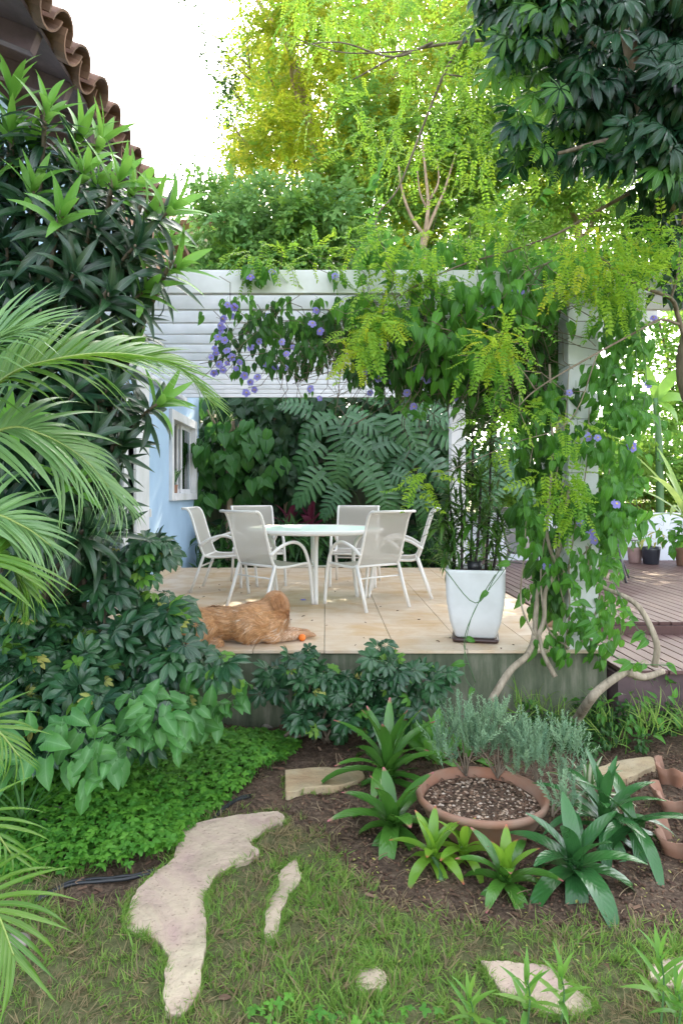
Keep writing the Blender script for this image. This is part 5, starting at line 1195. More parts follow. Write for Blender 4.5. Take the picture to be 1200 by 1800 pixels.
brom(815, 1520, 11, .19, (80, 5), L_bromy, 'small bromeliad close to the right of the yellow green one', S_strapw, lift=.06)
brom(888, 1560, 17, .25, (82, 5), L_brom, 'glossy green bromeliad in front of the bowl, nearest the camera', S_strapw, lift=.04, young=(L_bromy, .25))
brom(1060, 1490, 24, .34, (85, 0), L_bromd, 'large dark green bromeliad right of the bowl', lift=.13, spread=.10)
brom(1010, 1560, 18, .33, (75, -10), L_bromd, 'dark drooping bromeliad in front of the large dark one', S_strapw, lift=.08)
brom(1035, 1440, 16, .24, (85, 20), L_bromv, 'bromeliad with cream striped leaves behind the large dark one', lift=.12)
brom(1110, 1500, 12, .40, (50, -20), L_bromd, 'dark bromeliad with long hanging leaves at the right', S_strap, lift=.10)

# ------------------------------------------------------------------ lavender in the bowl
def sprig(seed):
    R = random.Random(seed); pts = [(0, 0, 0), (R.uniform(-.03, .03), .5, R.uniform(-.04, .04)), (R.uniform(-.08, .08), 1, R.uniform(-.1, .1))]; ms = [stemd(pts, .012)]
    for i in range(26):
        t = .12+.88*i/25; x = pts[2][0]*t; z = pts[2][2]*t; l = .15*(1-.45*t)
        M = Matrix.Translation((x, t, z))@Matrix.Rotation(i*2.4, 4, 'Y')@Matrix.Rotation(-R.uniform(.5, 1.0), 4, 'X')
        ms.append(rhomb(l*1.5, .05, np.array(M), .003))
    return merge(ms)
S_lav = [sprig(i) for i in range(4)]
def lavender(cx_, cy_, n, r, L, label, lean=(0, 0)):
    b = bc+Vector((cx_, cy_, .15)); t = thing('lavender', b, label, 'plant', 'lavender clumps in the bowl')
    bls = [(b+Vector((random.uniform(-r, r)+lean[0]*z*.8, random.uniform(-r, r)*.5+lean[1]*z*.8, z)), .07) for z in [random.uniform(.03, L) for _ in range(16)]]
    M = blob_frames(bls, n, .08, .15, outw=.35, droop=-.9, jit=.4, shell=(.0, 1.0), camb=.3)
    place(t, 'sprig', S_lav, rng.integers(0, 4, n), M, L_lav, 150); tube_part('woody_stem', [b, b+Vector((.01, 0, .06)), b+Vector((lean[0]*.1, 0, .12))], .008, .005, M_bark, t)
    for k in range(7): tube_part('twig', [b, lerp(b, bls[k][0], .5)+Vector((0, 0, .02)), bls[k][0]], .004, .002, M_bark, t, 5, 3)
lavender(-.02, .27, 130, .15, .30, 'left lavender clump at the rear of the bowl'); lavender(.14, .24, 170, .15, .31, 'middle lavender clump at the rear of the bowl, the bushiest'); lavender(.32, .12, 150, .14, .24, 'right lavender clump leaning over the rim of the bowl', (.3, -.2)); lavender(.29, -.18, 22, .05, .10, 'thin lavender sprigs hanging over the front right of the rim', (.9, -.5))

# ------------------------------------------------------------------ rough growth at the right under the post
rg = region_blobs([(880, 1235), (960, 1200), (1080, 1190), (1200, 1175), (1300, 1200), (1300, 1300), (1100, 1330), (930, 1320)], 0, 1, 1, .1, .2)
def ground_blobs(poly, n, h0, h1, r0, r1):
    q = scatter_px(poly, n); return [(Vector((a, b, random.uniform(h0, h1))), random.uniform(r0, r1)) for a, b in q]
iv = thing('ivy_mound', G(1040, 1300), 'dark small leaved ivy mound at the foot of the vine post', 'ground cover'); 
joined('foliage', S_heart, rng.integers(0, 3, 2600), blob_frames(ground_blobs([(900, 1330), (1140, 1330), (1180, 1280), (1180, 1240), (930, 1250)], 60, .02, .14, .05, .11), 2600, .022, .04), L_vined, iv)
gr2 = thing('wild_growth', G(1150, 1260), 'tangle of grassy weeds and trailing vine right of the post', 'ground cover')
joined('weeds', S_grassy, rng.integers(0, 3, 1500), blob_frames(ground_blobs([(880, 1290), (1350, 1350), (1350, 1215), (900, 1225)], 90, .0, .16, .05, .1), 2600, .10, .26, faceup=.3, droop=-.8), L_grass, gr2)
joined('foliage', S_thun, rng.integers(0, 3, 650), blob_frames(ground_blobs([(900, 1290), (1350, 1350), (1350, 1200), (920, 1220)], 90, .05, .32, .06, .15), 1100, .04, .09), L_vine, gr2)
gr3 = thing('grass_tuft', G(900, 1300), 'thin spider plant blades behind the lavender', 'plant')
place(gr3, 'leaf', S_grassy, rng.integers(0, 3, 40), rosette(G(900, 1265)+Vector((0, 0, .02)), (0, 0, 1), 20, (85, 40), .30)+rosette(G(985, 1275)+Vector((0, 0, .02)), (0, 0, 1), 20, (80, 30), .28), L_fern)
# ------------------------------------------------------------------ sky vine with lilac flowers on the pergola
vine = thing('sky_vine', (1.83, 4.9, .1), 'vine with lilac flowers smothering the right half of the pergola and its front post', 'climber')
def stemt(name, pts, r0, r1, mat=None, parent=None, k=6, n=7):
    return tube_part(name, pts, r0, r1, mat or M_vbark, parent or vine, n, k)
# woody stems at the foot
stemt('stem', [P(862, 1232, 4.45), P(895, 1180, 4.5), P(925, 1152, 4.6), P(938, 1120, 4.7), P(942, 1070, 4.8), P(948, 1030, 4.8), P(985, 960, 4.8), P(1000, 850, 4.78)], .026, .012)
stemt('stem', [P(940, 1130, 4.7), P(955, 1090, 4.7), P(958, 1040, 4.7), P(975, 1000, 4.7), P(960, 930, 4.7), P(970, 800, 4.7), P(965, 640, 4.7)], .018, .008)
stemt('stem', [P(975, 1190, 4.6), P(955, 1150, 4.65), P(945, 1110, 4.7)], .018, .012)
stemt('stem', [G(1000, 1285), P(1035, 1232, 4.2), P(1062, 1205, 4.2), P(1100, 1180, 4.25), P(1135, 1165, 4.3)], .032, .022)
stemt('stem', [P(1150, 1172, 4.35), P(1153, 1130, 4.35), P(1128, 1075, 4.4), P(1100, 1050, 4.45), P(1065, 1035, 4.6), P(1040, 1015, 4.7), P(1030, 960, 4.75)], .022, .010)
stemt('stem', [P(1100, 1180, 4.25), P(1130, 1190, 4.3), P(1165, 1180, 4.35)], .03, .018)
for q in ([(1060, 1140), (1010, 1100), (985, 1040), (975, 960)], [(990, 1160), (1000, 1050), (975, 940), (995, 830)], [(1010, 1150), (1045, 1080), (1060, 1000), (1070, 900)], [(985, 1010), (1020, 980), (1050, 930), (1075, 800)], [(940, 1120), (915, 1060), (920, 980), (925, 900)], [(1000, 1140), (960, 1100), (950, 1000), (965, 900), (990, 760), (1000, 640)], [(1040, 1120), (1000, 1020), (1010, 930), (1030, 820), (1035, 700)], [(780, 1000), (835, 1060), (872, 1010), (905, 960)], [(835, 1200), (815, 1130), (840, 1060), (870, 1010)]):
    stemt('tendril', [P(x, y, 4.75+random.uniform(-.1, .05)) for x, y in q], .0035 if q[0][0] < 900 else .008, .003, M_stem if q[0][0] < 900 else M_vbark, k=5, n=5)
VT = [(620, 500), (700, 470), (800, 450), (950, 440), (1100, 470), (1100, 560), (1010, 620), (960, 720), (880, 720), (800, 670), (700, 690), (640, 640), (580, 560)]
vb = region_blobs(VT, 4.45, 5.6, 85, .10, .22)
vtop = [(Vector((random.uniform(.2, 2.6), random.uniform(4.75, 7.5), ZB+.18+random.uniform(0, .2))), random.uniform(.12, .25)) for _ in range(60)]
vtop += [(P(random.uniform(820, 1100), random.uniform(450, 500), random.uniform(4.6, 5.2)), random.uniform(.12, .2)) for _ in range(26)]
vunder = region_blobs([(390, 560), (450, 545), (760, 540), (900, 560), (900, 690), (720, 690), (600, 665), (470, 650), (400, 630)], 5.0, 6.4, 90, .08, .19)
vcore = region_blobs([(700, 540), (960, 530), (980, 640), (960, 740), (870, 730), (760, 690), (700, 640)], 5.0, 6.0, 45, .15, .28)
vpost = region_blobs([(920, 700), (1040, 620), (1080, 640), (1110, 800), (1080, 1000), (1070, 1180), (950, 1190), (930, 1000), (910, 850)], 4.45, 5.0, 70, .07, .17)
vright = region_blobs([(1030, 560), (1110, 560), (1130, 760), (1120, 960), (1060, 1000), (1040, 800)], 4.3, 4.9, 34, .07, .16)
kw = dict(camb=.8, upb=.3, outw=.3, droop=1.0, faceup=.4, facecam=.8, jit=.45, shell=(.4, 1.15))
def clear_(bl_, x0, x1, y0, y1, keep=.12):
    out = []
    for c_, r_ in bl_:
        px = CX+c_.x/c_.y*F; row = HY-(c_.z-EYE)/c_.y*F
        if not (x0 < px < x1 and y0 < row < y1) or random.random() < keep: out.append((c_, r_))
    return out
vb = clear_(vb, 965, 1060, 545, 760); vpost = clear_(vpost, 965, 1050, 540, 760); vright = clear_(vright, 960, 1050, 540, 760, .0); vcore = clear_(vcore, 780, 830, 690, 1000, 0)
def vinemass(blobs, n, s, mat, nm, ns, single='leaf'):
    place(vine, single, S_thun, rng.integers(0, 3, n), blob_frames(blobs, n, *s, **kw), mat, ns, nm)
vinemass(vb, 950, (.07, .15), L_vine, 'foliage', 110); vinemass(vtop, 1300, (.07, .14), L_vine, 'top_foliage', 0)
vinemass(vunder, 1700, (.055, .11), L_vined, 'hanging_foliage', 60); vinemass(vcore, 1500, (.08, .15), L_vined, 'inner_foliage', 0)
vinemass(vpost, 850, (.06, .12), L_vine, 'post_foliage', 100); vinemass(vright, 430, (.06, .12), L_vine, 'right_foliage', 30)
# dark leaves behind the post-side mass
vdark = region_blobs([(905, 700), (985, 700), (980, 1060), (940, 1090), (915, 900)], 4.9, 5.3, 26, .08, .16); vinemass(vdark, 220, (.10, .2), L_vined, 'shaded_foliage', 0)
# trailing leaves at the left end and along the front beam
vfront = [(P(x, y, d), r) for x, y, d, r in ((440, 470, 4.78, .07), (470, 480, 4.75, .07), (455, 490, 4.75, .05), (590, 478, 4.78, .05), (600, 490, 4.75, .04), (350, 550, 5.1, .05), (400, 540, 5.1, .07), (430, 530, 5.1, .08), (500, 530, 5.1, .07), (560, 535, 5.1, .06), (640, 530, 5.1, .08), (430, 560, 5.3, .1), (395, 590, 5.4, .08), (480, 590, 5.6, .12), (560, 620, 5.8, .12), (420, 650, 5.8, .08), (470, 640, 5.8, .1), (530, 570, 5.4, .12), (590, 600, 5.6, .12), (630, 660, 5.8, .08), (540, 690, 5.9, .05), (720, 700, 5.8, .08), (660, 560, 5.3, .13))]
vinemass(vfront, 330, (.05, .10), L_vine, 'trailing_foliage', 0)
joined('dry_stems', [stemd([(0, 0, 0), (.08, .4, .05), (-.03, .8, -.03), (.05, 1, .0)], .006)], np.zeros(1100, int), blob_frames(vunder+vcore+vb[:30], 1100, .25, .6, outw=.2, jit=1.0, droop=.2), M_bark, vine)
# strands hanging with leaves
def strand(pts, n, s, mat=L_vine, wob=.05, shapes=S_thun, nm='strand_leaves'):
    q = catmull([P(*p) for p in pts], 8); m = MB(); m.tube(q, .0028, 4); so_ = m.build('strand', M_stem, vine, True); pos = []; fw = []
    for i in range(n):
        k = random.random()*(len(q)-1); a = int(k); p = q[a].lerp(q[min(a+1, len(q)-1)], k-a); sd = random.choice((-1, 1))
        pos.append(tuple(p)); fw.append((sd*random.uniform(.4, 1), random.uniform(-.6, .2), random.uniform(-1, .1)))
    pos = np.array(pos); joined(nm, shapes, rng.integers(0, len(shapes), n), frames(pos, np.array(fw), np.array([0, -.9, .5])+rdir(n)*.4, rng.uniform(s[0], s[1], n)), mat, so_)
for pts, n in [([(1105, 540, 4.5), (1118, 640, 4.5), (1105, 760, 4.5), (1090, 900, 4.5), (1060, 1000, 4.6)], 40), ([(1120, 560, 4.4), (1135, 680, 4.4), (1110, 800, 4.45), (1120, 900, 4.45)], 26), ([(1060, 560, 4.6), (1070, 700, 4.6), (1060, 850, 4.65), (1075, 1000, 4.6)], 36), ([(870, 560, 4.7), (880, 640, 4.7), (875, 720, 4.7)], 14), ([(640, 480, 4.7), (655, 560, 4.7), (648, 610, 4.75)], 12), ([(750, 680, 5.0), (740, 730, 5.0)], 8), ([(810, 670, 5.0), (805, 720, 5.0)], 8), ([(430, 470, 4.8), (445, 490, 4.75)], 5), ([(700, 200, 4.6), (660, 330, 4.6), (660, 430, 4.6), (690, 500, 4.6)], 14),
               ([(905, 290, 4.3), (880, 380, 4.4), (860, 480, 4.5)], 16), ([(960, 330, 4.3), (900, 420, 4.4), (850, 520, 4.5)], 14), ([(1000, 1010, 4.5), (1040, 1100, 4.4), (1090, 1160, 4.2), (1180, 1170, 4.0)], 26), ([(1070, 1010, 4.5), (1110, 1090, 4.4), (1140, 1130, 4.3)], 12), ([(620, 640, 5.0), (680, 700, 5.0), (760, 740, 5.0)], 12), ([(915, 960, 4.6), (880, 1010, 4.6), (830, 1080, 4.6), (815, 1180, 4.55), (840, 1220, 4.5)], 6)]: strand(pts, n, (.06, .11))
# hedge-like rear side of the vine along the right beam
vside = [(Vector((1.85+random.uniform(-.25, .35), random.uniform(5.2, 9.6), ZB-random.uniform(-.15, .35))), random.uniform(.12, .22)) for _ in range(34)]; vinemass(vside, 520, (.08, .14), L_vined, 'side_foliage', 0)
# flowers
def flower_md():
    ms = []; 
    for i in range(5): ms.append(tr(leaf_strip(.034, .030, 3, lambda t: [.45, 1, 1, .55][int(round(t*3))], .6, .1), R3('Z', i*2*PI/5)))
    ms.append(stemd([(0, 0, -.035), (0, 0, -.01), (0, 0, .0)], .006, 5)); return merge(ms)
FM = flower_md(); TH = MB().lathe([(.006, -.004), (.008, .003), (.003, .002)], (0, 0, 0), 7); fl0 = None
fl = [(400, 535, 5.0), (412, 540, 5.0), (390, 575, 5.1), (388, 582, 5.1), (395, 598, 5.1), (380, 620, 5.2), (385, 640, 5.2), (400, 638, 5.2), (415, 647, 5.2), (387, 572, 5.0), (549, 568, 4.9), (562, 582, 4.9), (495, 601, 5.0), (503, 621, 5.0), (447, 685, 5.3), (562, 700, 5.1), (545, 683, 5.3), (430, 660, 5.2), (465, 640, 5.2), (484, 645, 5.3), (556, 545, 5.0), (665, 665, 5.2), (690, 670, 5.2), (742, 660, 5.0), (750, 668, 5.0), (727, 715, 5.0), (866, 537, 4.5), (851, 548, 4.5), (905, 508, 4.4), (912, 513, 4.4), (1050, 769, 4.4), (1035, 768, 4.5), (1112, 788, 4.3), (1110, 783, 4.3), (1083, 885, 4.3), (1020, 920, 4.5), (1035, 940, 4.5), (1045, 950, 4.5), (1040, 935, 4.5), (960, 995, 4.6), (480, 478, 4.7), (440, 486, 4.7), (588, 485, 4.7), (800, 700, 5.0), (1148, 558, 4.4), (1000, 690, 4.5), (376, 655, 5.3), (440, 610, 5.2), (472, 555, 5.1), (372, 628, 5.2), (378, 612, 5.2), (1140, 675, 4.4), (392, 560, 5.0), (406, 555, 5.1), (383, 592, 5.1), (398, 615, 5.1), (408, 628, 5.2), (392, 650, 5.2), (422, 636, 5.2), (452, 662, 5.2), (440, 672, 5.3), (433, 690, 5.3), (470, 630, 5.1), (455, 600, 5.1), (500, 645, 5.2), (515, 610, 5.1), (650, 690, 5.2), (640, 655, 5.2), (715, 690, 5.1), (730, 650, 5.0)]
for (px, row, d) in fl:
    me = bmesh_of(FM, M_petal, 'flower', None); o = bpy.data.objects.new('flower', me); C.objects.link(o); o.parent = vine
    n_ = Vector((random.uniform(-.6, .6), -1, random.uniform(-.3, .6))).normalized(); M = (P(px, row, d)-vine.location); s_ = random.uniform(.7, 1.05)
    o.matrix_basis = Matrix.Translation(M)@n_.to_track_quat('Z', 'Y').to_matrix().to_4x4()@Matrix.Rotation(random.uniform(0, 6), 4, 'Z')@Matrix.Scale(s_, 4)
    if fl0 is None: fl0 = h = TH.build('throat', M_throat, o, True, world=False); h.location = (0, 0, 0); h.matrix_basis = Matrix.Identity(4)
    else: h = fl0.copy(); C.objects.link(h); h.parent = o
fo = bpy.data.objects.new('fallen_flower', bmesh_of(FM, M_petal, 'flower', None)); C.objects.link(fo); fo.location = G(533, 1055, PZ)+Vector((0, 0, .012)); tag(fo, 'fallen lilac flower lying on the tiles in front of the table', 'flower')
wfm = thing('white_bloom', P(1090, 655, 4.4), 'white hanging bloom among the vine leaves right of the post', 'flower'); place(wfm, 'petal', [leaf_strip(1, .5, 4, lanc, .8, .3)], [0]*4, rosette(P(1090, 655, 4.4), (0, -.4, -1), 4, (60, 20), .07), M_whitef)

# ------------------------------------------------------------------ flowering tree with feathery leaves reaching over the pergola
ft = thing('feathery_tree', Vector((3.5, 5.1, 0)), 'tree with dark bent trunk at right edge, feathery yellow green leaves over the pergola', 'tree')
tube_part('trunk', [Vector((3.5, 5.1, 0)), P(1350, 950, 4.9), P(1290, 830, 4.8), P(1245, 740, 4.65), P(1215, 650, 4.6), P(1230, 560, 4.6), P(1260, 440, 4.6), P(1240, 250, 4.6), P(1180, 60, 4.7), P(1120, -120, 4.8)], .14, .05, M_bark, ft, 12)
for q, a, b in [([(1215, 640, 4.6), (1192, 560, 4.5), (1178, 525, 4.4), (1130, 505, 4.3), (1090, 482, 4.2), (1040, 440, 4.2)], .018, .006),
                ([(1192, 570, 4.5), (1160, 562, 4.4), (1120, 582, 4.3), (1050, 620, 4.2), (980, 660, 4.2), (935, 690, 4.2), (910, 715, 4.15)], .010, .003),
                ([(940, 685, 4.2), (915, 650, 4.15), (885, 630, 4.1), (868, 625, 4.1)], .005, .002),
                ([(1240, 250, 4.6), (1120, 330, 4.6), (1050, 370, 4.6), (980, 410, 4.6), (900, 440, 4.6)], .018, .005),
                ([(1180, 60, 4.7), (1000, 60, 4.7), (850, 70, 4.7), (720, 90, 4.7), (620, 140, 4.7)], .02, .004),
                ([(820, 60, 4.7), (780, 130, 4.7), (740, 230, 4.65), (700, 330, 4.6), (660, 390, 4.6), (690, 470, 4.6)], .011, .003),
                ([(760, 75, 4.7), (690, 100, 4.6), (600, 75, 4.6), (520, 80, 4.6)], .009, .003), ([(900, 440, 4.6), (800, 470, 4.6), (700, 520, 4.6), (640, 570, 4.6)], .008, .003), ([(1178, 525, 4.4), (1190, 480, 4.4), (1195, 420, 4.4)], .010, .004), ([(780, 130, 4.7), (850, 140, 4.6), (900, 150, 4.6)], .006, .002), ([(720, 90, 4.7), (600, 92, 4.6), (500, 60, 4.6)], .006, .002), ([(1050, 620, 4.2), (1000, 740, 4.2), (900, 780, 4.2), (760, 840, 4.3)], .004, .002)]:
    tube_part('branch', [P(*p) for p in q], a, b, M_bark, ft, 7, 6)
def B(l, r): return [(P(x, y, d+random.uniform(-.15, .15)), r*random.uniform(.8, 1.2)) for x, y, d in l]
fb = B([(700, 520, 4.5), (680, 490, 4.5), (740, 470, 4.5), (660, 540, 4.4), (640, 575, 4.4), (760, 440, 4.5), (700, 430, 4.5), (620, 610, 4.4), (660, 580, 4.4), (770, 500, 4.5), (640, 420, 4.6), (600, 450, 4.6), (560, 470, 4.6), (500, 465, 4.6), (450, 460, 4.6), (830, 380, 4.6), (860, 420, 4.6)], .15)
fb += B([(1000, 640, 4.2), (960, 730, 4.2), (900, 730, 4.2), (860, 750, 4.2), (1000, 700, 4.2), (1000, 760, 4.2), (1010, 840, 4.2), (1000, 880, 4.2), (800, 790, 4.3), (750, 840, 4.3), (730, 870, 4.3), (1020, 800, 4.2), (850, 700, 4.2), (870, 780, 4.2), (1030, 740, 4.2), (1000, 900, 4.25), (960, 840, 4.2)], .10)
fb += B([(1000, 450, 4.2), (1040, 430, 4.2), (1080, 420, 4.2), (1120, 430, 4.2), (1160, 400, 4.3), (1000, 500, 4.2), (1060, 500, 4.2), (960, 470, 4.2), (1180, 440, 4.3), (1040, 530, 4.2), (1080, 540, 4.2), (1150, 460, 4.2), (1100, 490, 4.2), (880, 600, 4.1), (860, 640, 4.1)], .14)
fb = clear_(fb, 965, 1045, 540, 740, .3); fb = clear_(fb, 775, 835, 700, 1000, 0)
fover = region_blobs([(500, 0), (900, -60), (900, 120), (850, 280), (780, 310), (690, 320), (600, 280), (560, 150), (480, 60)], 4.4, 5.6, 62, .12, .26)+region_blobs([(860, 60), (960, 200), (900, 420), (820, 420), (800, 200)], 4.3, 5.2, 22, .12, .22)
n = 620; M = blob_frames(fb, n, .13, .22, outw=.8, droop=.6, facecam=.6, shell=(.3, 1.1)); place(ft, 'leaf', S_pin2, rng.integers(0, 4, n), M, L_pinn, 200)
n = 700; M = blob_frames(fover, n, .13, .22, outw=.8, droop=.6, facecam=.4, shell=(.3, 1.1)); place(ft, 'leaf', S_pin2, rng.integers(0, 4, n), M, L_pinn, 0, 'upper_foliage')
fy = B([(630, 625, 4.35), (615, 640, 4.35), (650, 600, 4.35), (665, 570, 4.4), (690, 560, 4.4), (870, 610, 4.1), (900, 590, 4.1), (868, 625, 4.1), (990, 500, 4.15), (1020, 490, 4.15), (1080, 470, 4.2), (1050, 460, 4.15), (1010, 430, 4.2), (1120, 455, 4.2), (1090, 420, 4.2), (740, 420, 4.5)], .09)
n = 130; M = blob_frames(fy, n, .11, .17, outw=.8, droop=.6, facecam=.6, shell=(.3, 1.1)); place(ft, 'yellow_leaf', S_pin2, rng.integers(0, 4, n), M, L_pinny, 80, 'yellow_foliage')
print('flower ok')

# ------------------------------------------------------------------ big umbrella tree at the top right
ut = thing('umbrella_tree', Vector((3.2, 5.2, 0)), 'large dark umbrella tree filling the top right corner, leaves in finger like whorls', 'tree')
tube_part('trunk', [Vector((3.2, 5.4, 0)), P(1290, 700, 5.2), P(1230, 460, 5.0), P(1182, 370, 4.8), P(1165, 300, 4.6), P(1130, 180, 4.6), P(1100, 40, 4.6)], .09, .05, M_barkl, ut, 10)
for q in ([(1165, 300, 4.6), (1080, 200, 4.4), (1000, 120, 4.3), (900, 60, 4.2)], [(1150, 240, 4.6), (1060, 250, 4.3), (980, 270, 4.2)], [(1130, 180, 4.6), (1050, 90, 4.3), (960, 0, 4.2)], [(1165, 300, 4.6), (1200, 150, 4.4), (1220, 20, 4.3)]):
    tube_part('limb', [P(*p) for p in q], .03, .010, M_bark, ut, 7, 5)
ub_ = region_blobs([(960, -40), (1260, -60), (1260, 290), (1180, 290), (1060, 270), (1000, 250), (980, 180)], 4.0, 5.0, 60, .16, .3)
ue = region_blobs([(850, -40), (970, -40), (990, 100), (1010, 260), (960, 270), (930, 160), (870, 110)], 3.9, 4.6, 26, .10, .2)
ul = region_blobs([(900, 200), (1000, 250), (1080, 280), (1180, 290), (1180, 310), (1060, 300), (960, 280), (900, 260)], 4.0, 4.6, 14, .08, .14)
S_umb = [palmate(n, 1, d, i+20, .30) for i, (n, d) in enumerate([(8, .7), (9, 1.1), (8, 1.4), (7, 1.0)])]
ku = dict(camb=1.1, upb=.1, outw=.5, droop=.5, faceup=.5, facecam=.9, jit=.4, shell=(.5, 1.1))
n = 520; place(ut, 'leaf', S_umb, rng.integers(0, 4, n), blob_frames(ub_+ul, n, .12, .19, **ku), L_umb, 210)
n = 120; place(ut, 'leaf', S_umb, rng.integers(0, 4, n), blob_frames(ue+ul, n, .11, .17, **ku), L_umbg, 80, 'young_foliage')
n = 60; place(ut, 'leaf', S_umb, rng.integers(0, 4, n), blob_frames(ue, n, .11, .17, **ku), L_umb, 0, 'edge_foliage')
bk = [(Vector((random.uniform(2.0, 3.6), random.uniform(4.7, 5.6), random.uniform(4.45, 6.0))), random.uniform(.25, .4)) for _ in range(40)]
joined('inner_foliage', S_umb, rng.integers(0, 4, 420), blob_frames(bk, 420, .15, .2, **ku), L_umb, ut)
# dark trailing climber under the umbrella tree at the right edge
tc = thing('trailing_climber', P(1185, 400, 4.9), 'dark hanging climber leaves below the umbrella tree trunk', 'climber'); tb_ = B([(1150, 350, 4.8), (1130, 380, 4.8), (1160, 400, 4.8), (1185, 350, 4.7), (1140, 420, 4.8), (1120, 350, 4.8), (1195, 480, 4.8), (1180, 520, 4.8), (1170, 440, 4.8)], .12)
joined('foliage', S_thun, rng.integers(0, 3, 150), blob_frames(tb_, 150, .08, .15, **kw), L_bigdark, tc)

# ------------------------------------------------------------------ dog lying on the patio, head turned away
def dogp(px, row, d): return P(px, row, d)
def make_dog():
    base = Vector((-.62, 5.12, PZ)); t = thing('dog', base, 'golden long haired dog lying on the patio beside an orange ball, head turned away', 'dog')
    bm = bmesh.new()
    def ball(c, r, sx=1, sy=1, sz=1, n=14):
        M = Matrix.Translation(Vector(c)+Vector((0, 0, PZ)))@Matrix.Diagonal((r*sx, r*sy, r*sz, 1)); bmesh.ops.create_uvsphere(bm, u_segments=n, v_segments=n//2+2, radius=1, matrix=M)
    def limb(pts, r0, r1, n=7):
        q = catmull(pts, n)
        for i, p in enumerate(q): ball(p, lerp(r0, r1, i/(len(q)-1)), n=10)
    Y = 5.10
    limb([(-.98, Y+.04, .115), (-.84, Y+.03, .135), (-.70, Y, .14), (-.58, Y, .155), (-.50, Y+.01, .175)], .115, .122, 5)
    ball((-.93, Y-.02, .12), .13, 1.1, 1, 1.0); ball((-.55, Y-.02, .14), .15, 1.15, .95, .95); ball((-.48, Y, .17), .115, .95, 1, 1.0); ball((-.38, Y, .13), .095, .9, 1, 1.15)
    limb([(-.52, Y+.02, .18), (-.455, Y+.03, .225), (-.41, Y+.05, .265)], .10, .072, 4)
    ball((-.378, Y+.05, .295), .090, 1.02, 1.0, .92); ball((-.35, Y+.09, .275), .075, 1, 1, .95)
    limb([(-.39, Y+.13, .240), (-.395, Y+.19, .215), (-.395, Y+.24, .205)], .052, .036, 4); ball((-.300, Y+.03, .252), .055, .62, .8, 1.15); ball((-.345, Y+.02, .17), .085, .9, 1, 1)           # muzzle away from us
    # hind leg folded on the near side, paw forward
    ball((-.92, Y-.10, .10), .105, 1.25, .75, .95); limb([(-.96, Y-.13, .05), (-.86, Y-.15, .035), (-.76, Y-.16, .03)], .035, .028, 4)
    # forelegs stretched forward
    limb([(-.44, Y-.05, .12), (-.40, Y-.05, .06), (-.30, Y-.01, .045), (-.19, Y+.08, .034), (-.13, Y+.12, .030)], .062, .023, 5); ball((-.115, Y+.125, .027), .029, 1.35, .95, .8)
    limb([(-.42, Y+.10, .10), (-.34, Y+.17, .05), (-.24, Y+.22, .035), (-.17, Y+.24, .030)], .05, .023, 5); ball((-.155, Y+.245, .027), .029, 1.3, .95, .8)
    for k in (-1, 0, 1): ball((-.080, Y+.125+k*.018, .022), .012); ball((-.122, Y+.245+k*.017, .022), .012)
    limb([(-1.05, Y+.02, .10), (-1.15, Y-.02, .05), (-1.26, Y-.04, .035), (-1.36, Y-.02, .03)], .05, .022, 5)   # tail
    me = bpy.data.meshes.new('body'); bm.to_mesh(me); bm.free(); o = bpy.data.objects.new('body', me); C.objects.link(o)
    r = o.modifiers.new('r', 'REMESH'); r.mode = 'VOXEL'; r.voxel_size = .010; r.use_smooth_shade = True
    s = o.modifiers.new('s', 'SMOOTH'); s.factor = .6; s.iterations = 7
    dg = bpy.context.evaluated_depsgraph_get(); ev = o.evaluated_get(dg); me2 = bpy.data.meshes.new_from_object(ev); o.modifiers.clear(); o.data = me2; me2.name = 'body'
    for v in me2.vertices: v.co -= base
    o.parent = t; me2.materials.clear(); me2.materials.append(M_dog)
    # the ear that shows, hanging over the right side of the head
    e = leaf_strip(.110, .075, 7, lambda u: (math.sin(PI*(.16+.78*u)))**.6, .5, .12); b2 = dict(v=e['v']-np.array([0, 0, .010]), f=[q[::-1] for q in e['f']], uv=e['uv']); e2 = merge([e, b2])
    ME = frames(np.array([tuple(Vector((-.368, Y-.050, .352+PZ))-base)]), np.array([[.36, .04, -.95]]), np.array([[.25, -1, .12]]), np.array([1.0]))[0]; e3 = tr(e2, ME)
    eo = bpy.data.objects.new('ear', np_mesh('ear', e3['v'], e3['f'], e3['uv'], M_dogear)); C.objects.link(eo); eo.parent = t
    ne = 1500; k = rng.integers(0, len(e['v']), ne); pe = tr(e, ME)['v'][k]+rng.normal(0, .006, (ne, 3))
    joined('ear_coat', [leaf_strip(1, .10, 3, lambda t: 1-t**1.5, .5, .1)], np.zeros(ne, int), frames(pe+np.array(tuple(base)), np.array([.35, -.18, -1.0])+rdir(ne)*.35, np.array([.2, -1, .1])+rdir(ne)*.2, rng.uniform(.018, .034, ne)), M_dogear, eo)
    # coat
    nv = len(me2.vertices); V = np.zeros(nv*3); me2.vertices.foreach_get('co', V); V = V.reshape(-1, 3); Nn = np.zeros(nv*3); me2.vertices.foreach_get('normal', Nn); Nn = Nn.reshape(-1, 3)
    n = 42000; k = rng.integers(0, nv, n); p = V[k]+rng.normal(0, .004, (n, 3)); nn = Nn[k]
    keep = (p[:, 2] > .012); p = p[keep]; nn = nn[keep]; n = len(p); w = p+np.array(tuple(base)); x = w[:, 0]; z = w[:, 2]-PZ
    flow = np.stack([-np.ones(n)*1.0, np.zeros(n)-.15, -np.clip((.25-z)*4, .2, 1.3)], 1)
    flow += np.stack([np.sin(p[:, 0]*19+np.sin(p[:, 2]*23))*.45, np.zeros(n), np.cos(p[:, 0]*23+p[:, 2]*17)*.55], 1)
    leg = (x > -.33) & (z < .10); flow[leg] = np.array([-.6, -.1, -.6]); head = (x > -.47) & (z > .24)
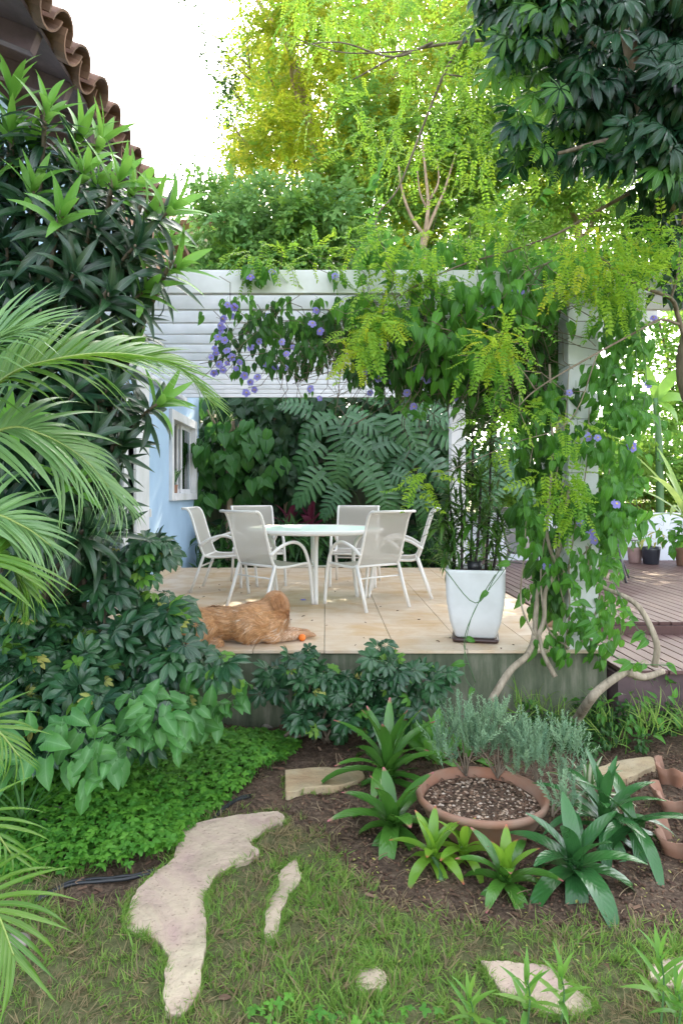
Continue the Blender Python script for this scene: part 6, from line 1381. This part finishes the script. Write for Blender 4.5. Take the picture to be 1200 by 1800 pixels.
    flow = nrm(flow-nn*np.sum(flow*nn, 1, keepdims=True))+nn*np.where(head | leg, .18, .34)[:, None]+rdir(n)*.2
    L = np.where(leg, .022, np.where(head, .022, .06))*rng.uniform(.6, 1.3, n); L = np.where((x > -.2) & (z < .08), .008, L)
    ST = [leaf_strip(1, w_, 3, lambda t: 1-t**1.5, b, .1, side=sd) for w_, b, sd in ((.11, .6, .2), (.10, 1.0, -.3), (.13, .3, .35))]
    M = frames(p-nn*.003, flow, nn, L)
    pale = np.clip((x+.45)*3, 0, 1)*(z < .14)+.35*(np.sin(x*31+np.sin(z*40))*np.cos(z*37+x*11) > .45)+np.clip((.08-z)*6, 0, .5); pale = np.where((x > -.33) & (z < .10), 1.8, pale); pl_ = rng.random(n) < pale*.55; ear_ = (x > -.335) & (z > .185)
    M2 = M.copy(); M2[:, :3, 3] += np.array(tuple(base))
    [joined(nm_, ST, rng.integers(0, 3, k_.sum()), M2[k_], m_, o) for nm_, k_, m_ in (('coat', ~pl_ & ~ear_, M_fur), ('ear_coat', ear_, M_dogear))]; joined('pale_coat', ST, rng.integers(0, 3, (pl_ & ~ear_).sum()), M2[pl_ & ~ear_], M_furp, o)
def furmat(name, cols):
    m, t = nodes(name); at = N(t, 'ShaderNodeAttribute', attribute_name='tint'); col = ramp(t, at.outputs['Fac'], [(i/(len(cols)-1), c) for i, c in enumerate(cols)])
    col = mixc(t, ramp(t, noise(t, 20, 3, .5, None, 1.6), [(0.42, (0, 0, 0)), (0.62, (.5, .5, .5))]), col, tuple(x_*.55 for x_ in cols[0])); finish(t, col, .5, .4); return m
M_fur = furmat('golden_coat', [(.56, .28, .11), (.64, .36, .17), (.46, .21, .08), (.68, .42, .23)]); M_furp = furmat('cream_coat', [(.72, .54, .39), (.66, .46, .31), (.78, .62, .48)])
M_dog = plain('golden_skin', (.48, .26, .13), .8, .2, 14); M_dogear = furmat('golden_ear', [(.42, .19, .07), (.50, .24, .10), (.38, .165, .06)])
make_dog()

# ------------------------------------------------------------------ small things on the patio
DL = [leaf_strip(1, .5, 4, lanc, 1.6, .5), leaf_strip(1, .3, 4, lanc, 2.2, .8)]
M_dry = plain('dry_leaf', (.14, .07, .04), .8, .3, 20)
for i, (px, row) in enumerate([(386, 1028), (384, 1038), (425, 1043), (350, 1033), (360, 1050), (670, 1067), (626, 1135), (638, 1122), (513, 1090), (550, 1092), (536, 1084), (700, 1075), (766, 1128), (792, 1122), (440, 1030), (590, 1040), (690, 1135), (575, 1100), (735, 1090), (900, 1135), (880, 1140), (640, 1095), (470, 1110), (610, 1022)]):
    o = bpy.data.objects.new('dry_leaf', bmesh_of(DL[i % 2], M_dry, 'dry_leaf', None)); C.objects.link(o); s_ = random.uniform(.025, .055); o.scale = (s_, s_, s_); o.rotation_euler = (random.uniform(-.2, .5), 0, random.uniform(0, 6)); o.location = G(px, min(row, 1140), PZ)+Vector((0, 0, .006))
    tag(o, 'small dry brown leaf lying on the patio tiles', 'leaf', 'dry leaves on the patio')
bs = MB().lathe([(.13, 0), (.14, .05), (.12, .16), (.09, .22)], Vector((1.92, 5.75, PZ)), 20).build('clay_jar', plain('pale_clay', (.55, .36, .24), .8, .2, 9), None, True); tag(bs, 'pale clay jar standing on the tiles behind the white planter', 'jar')
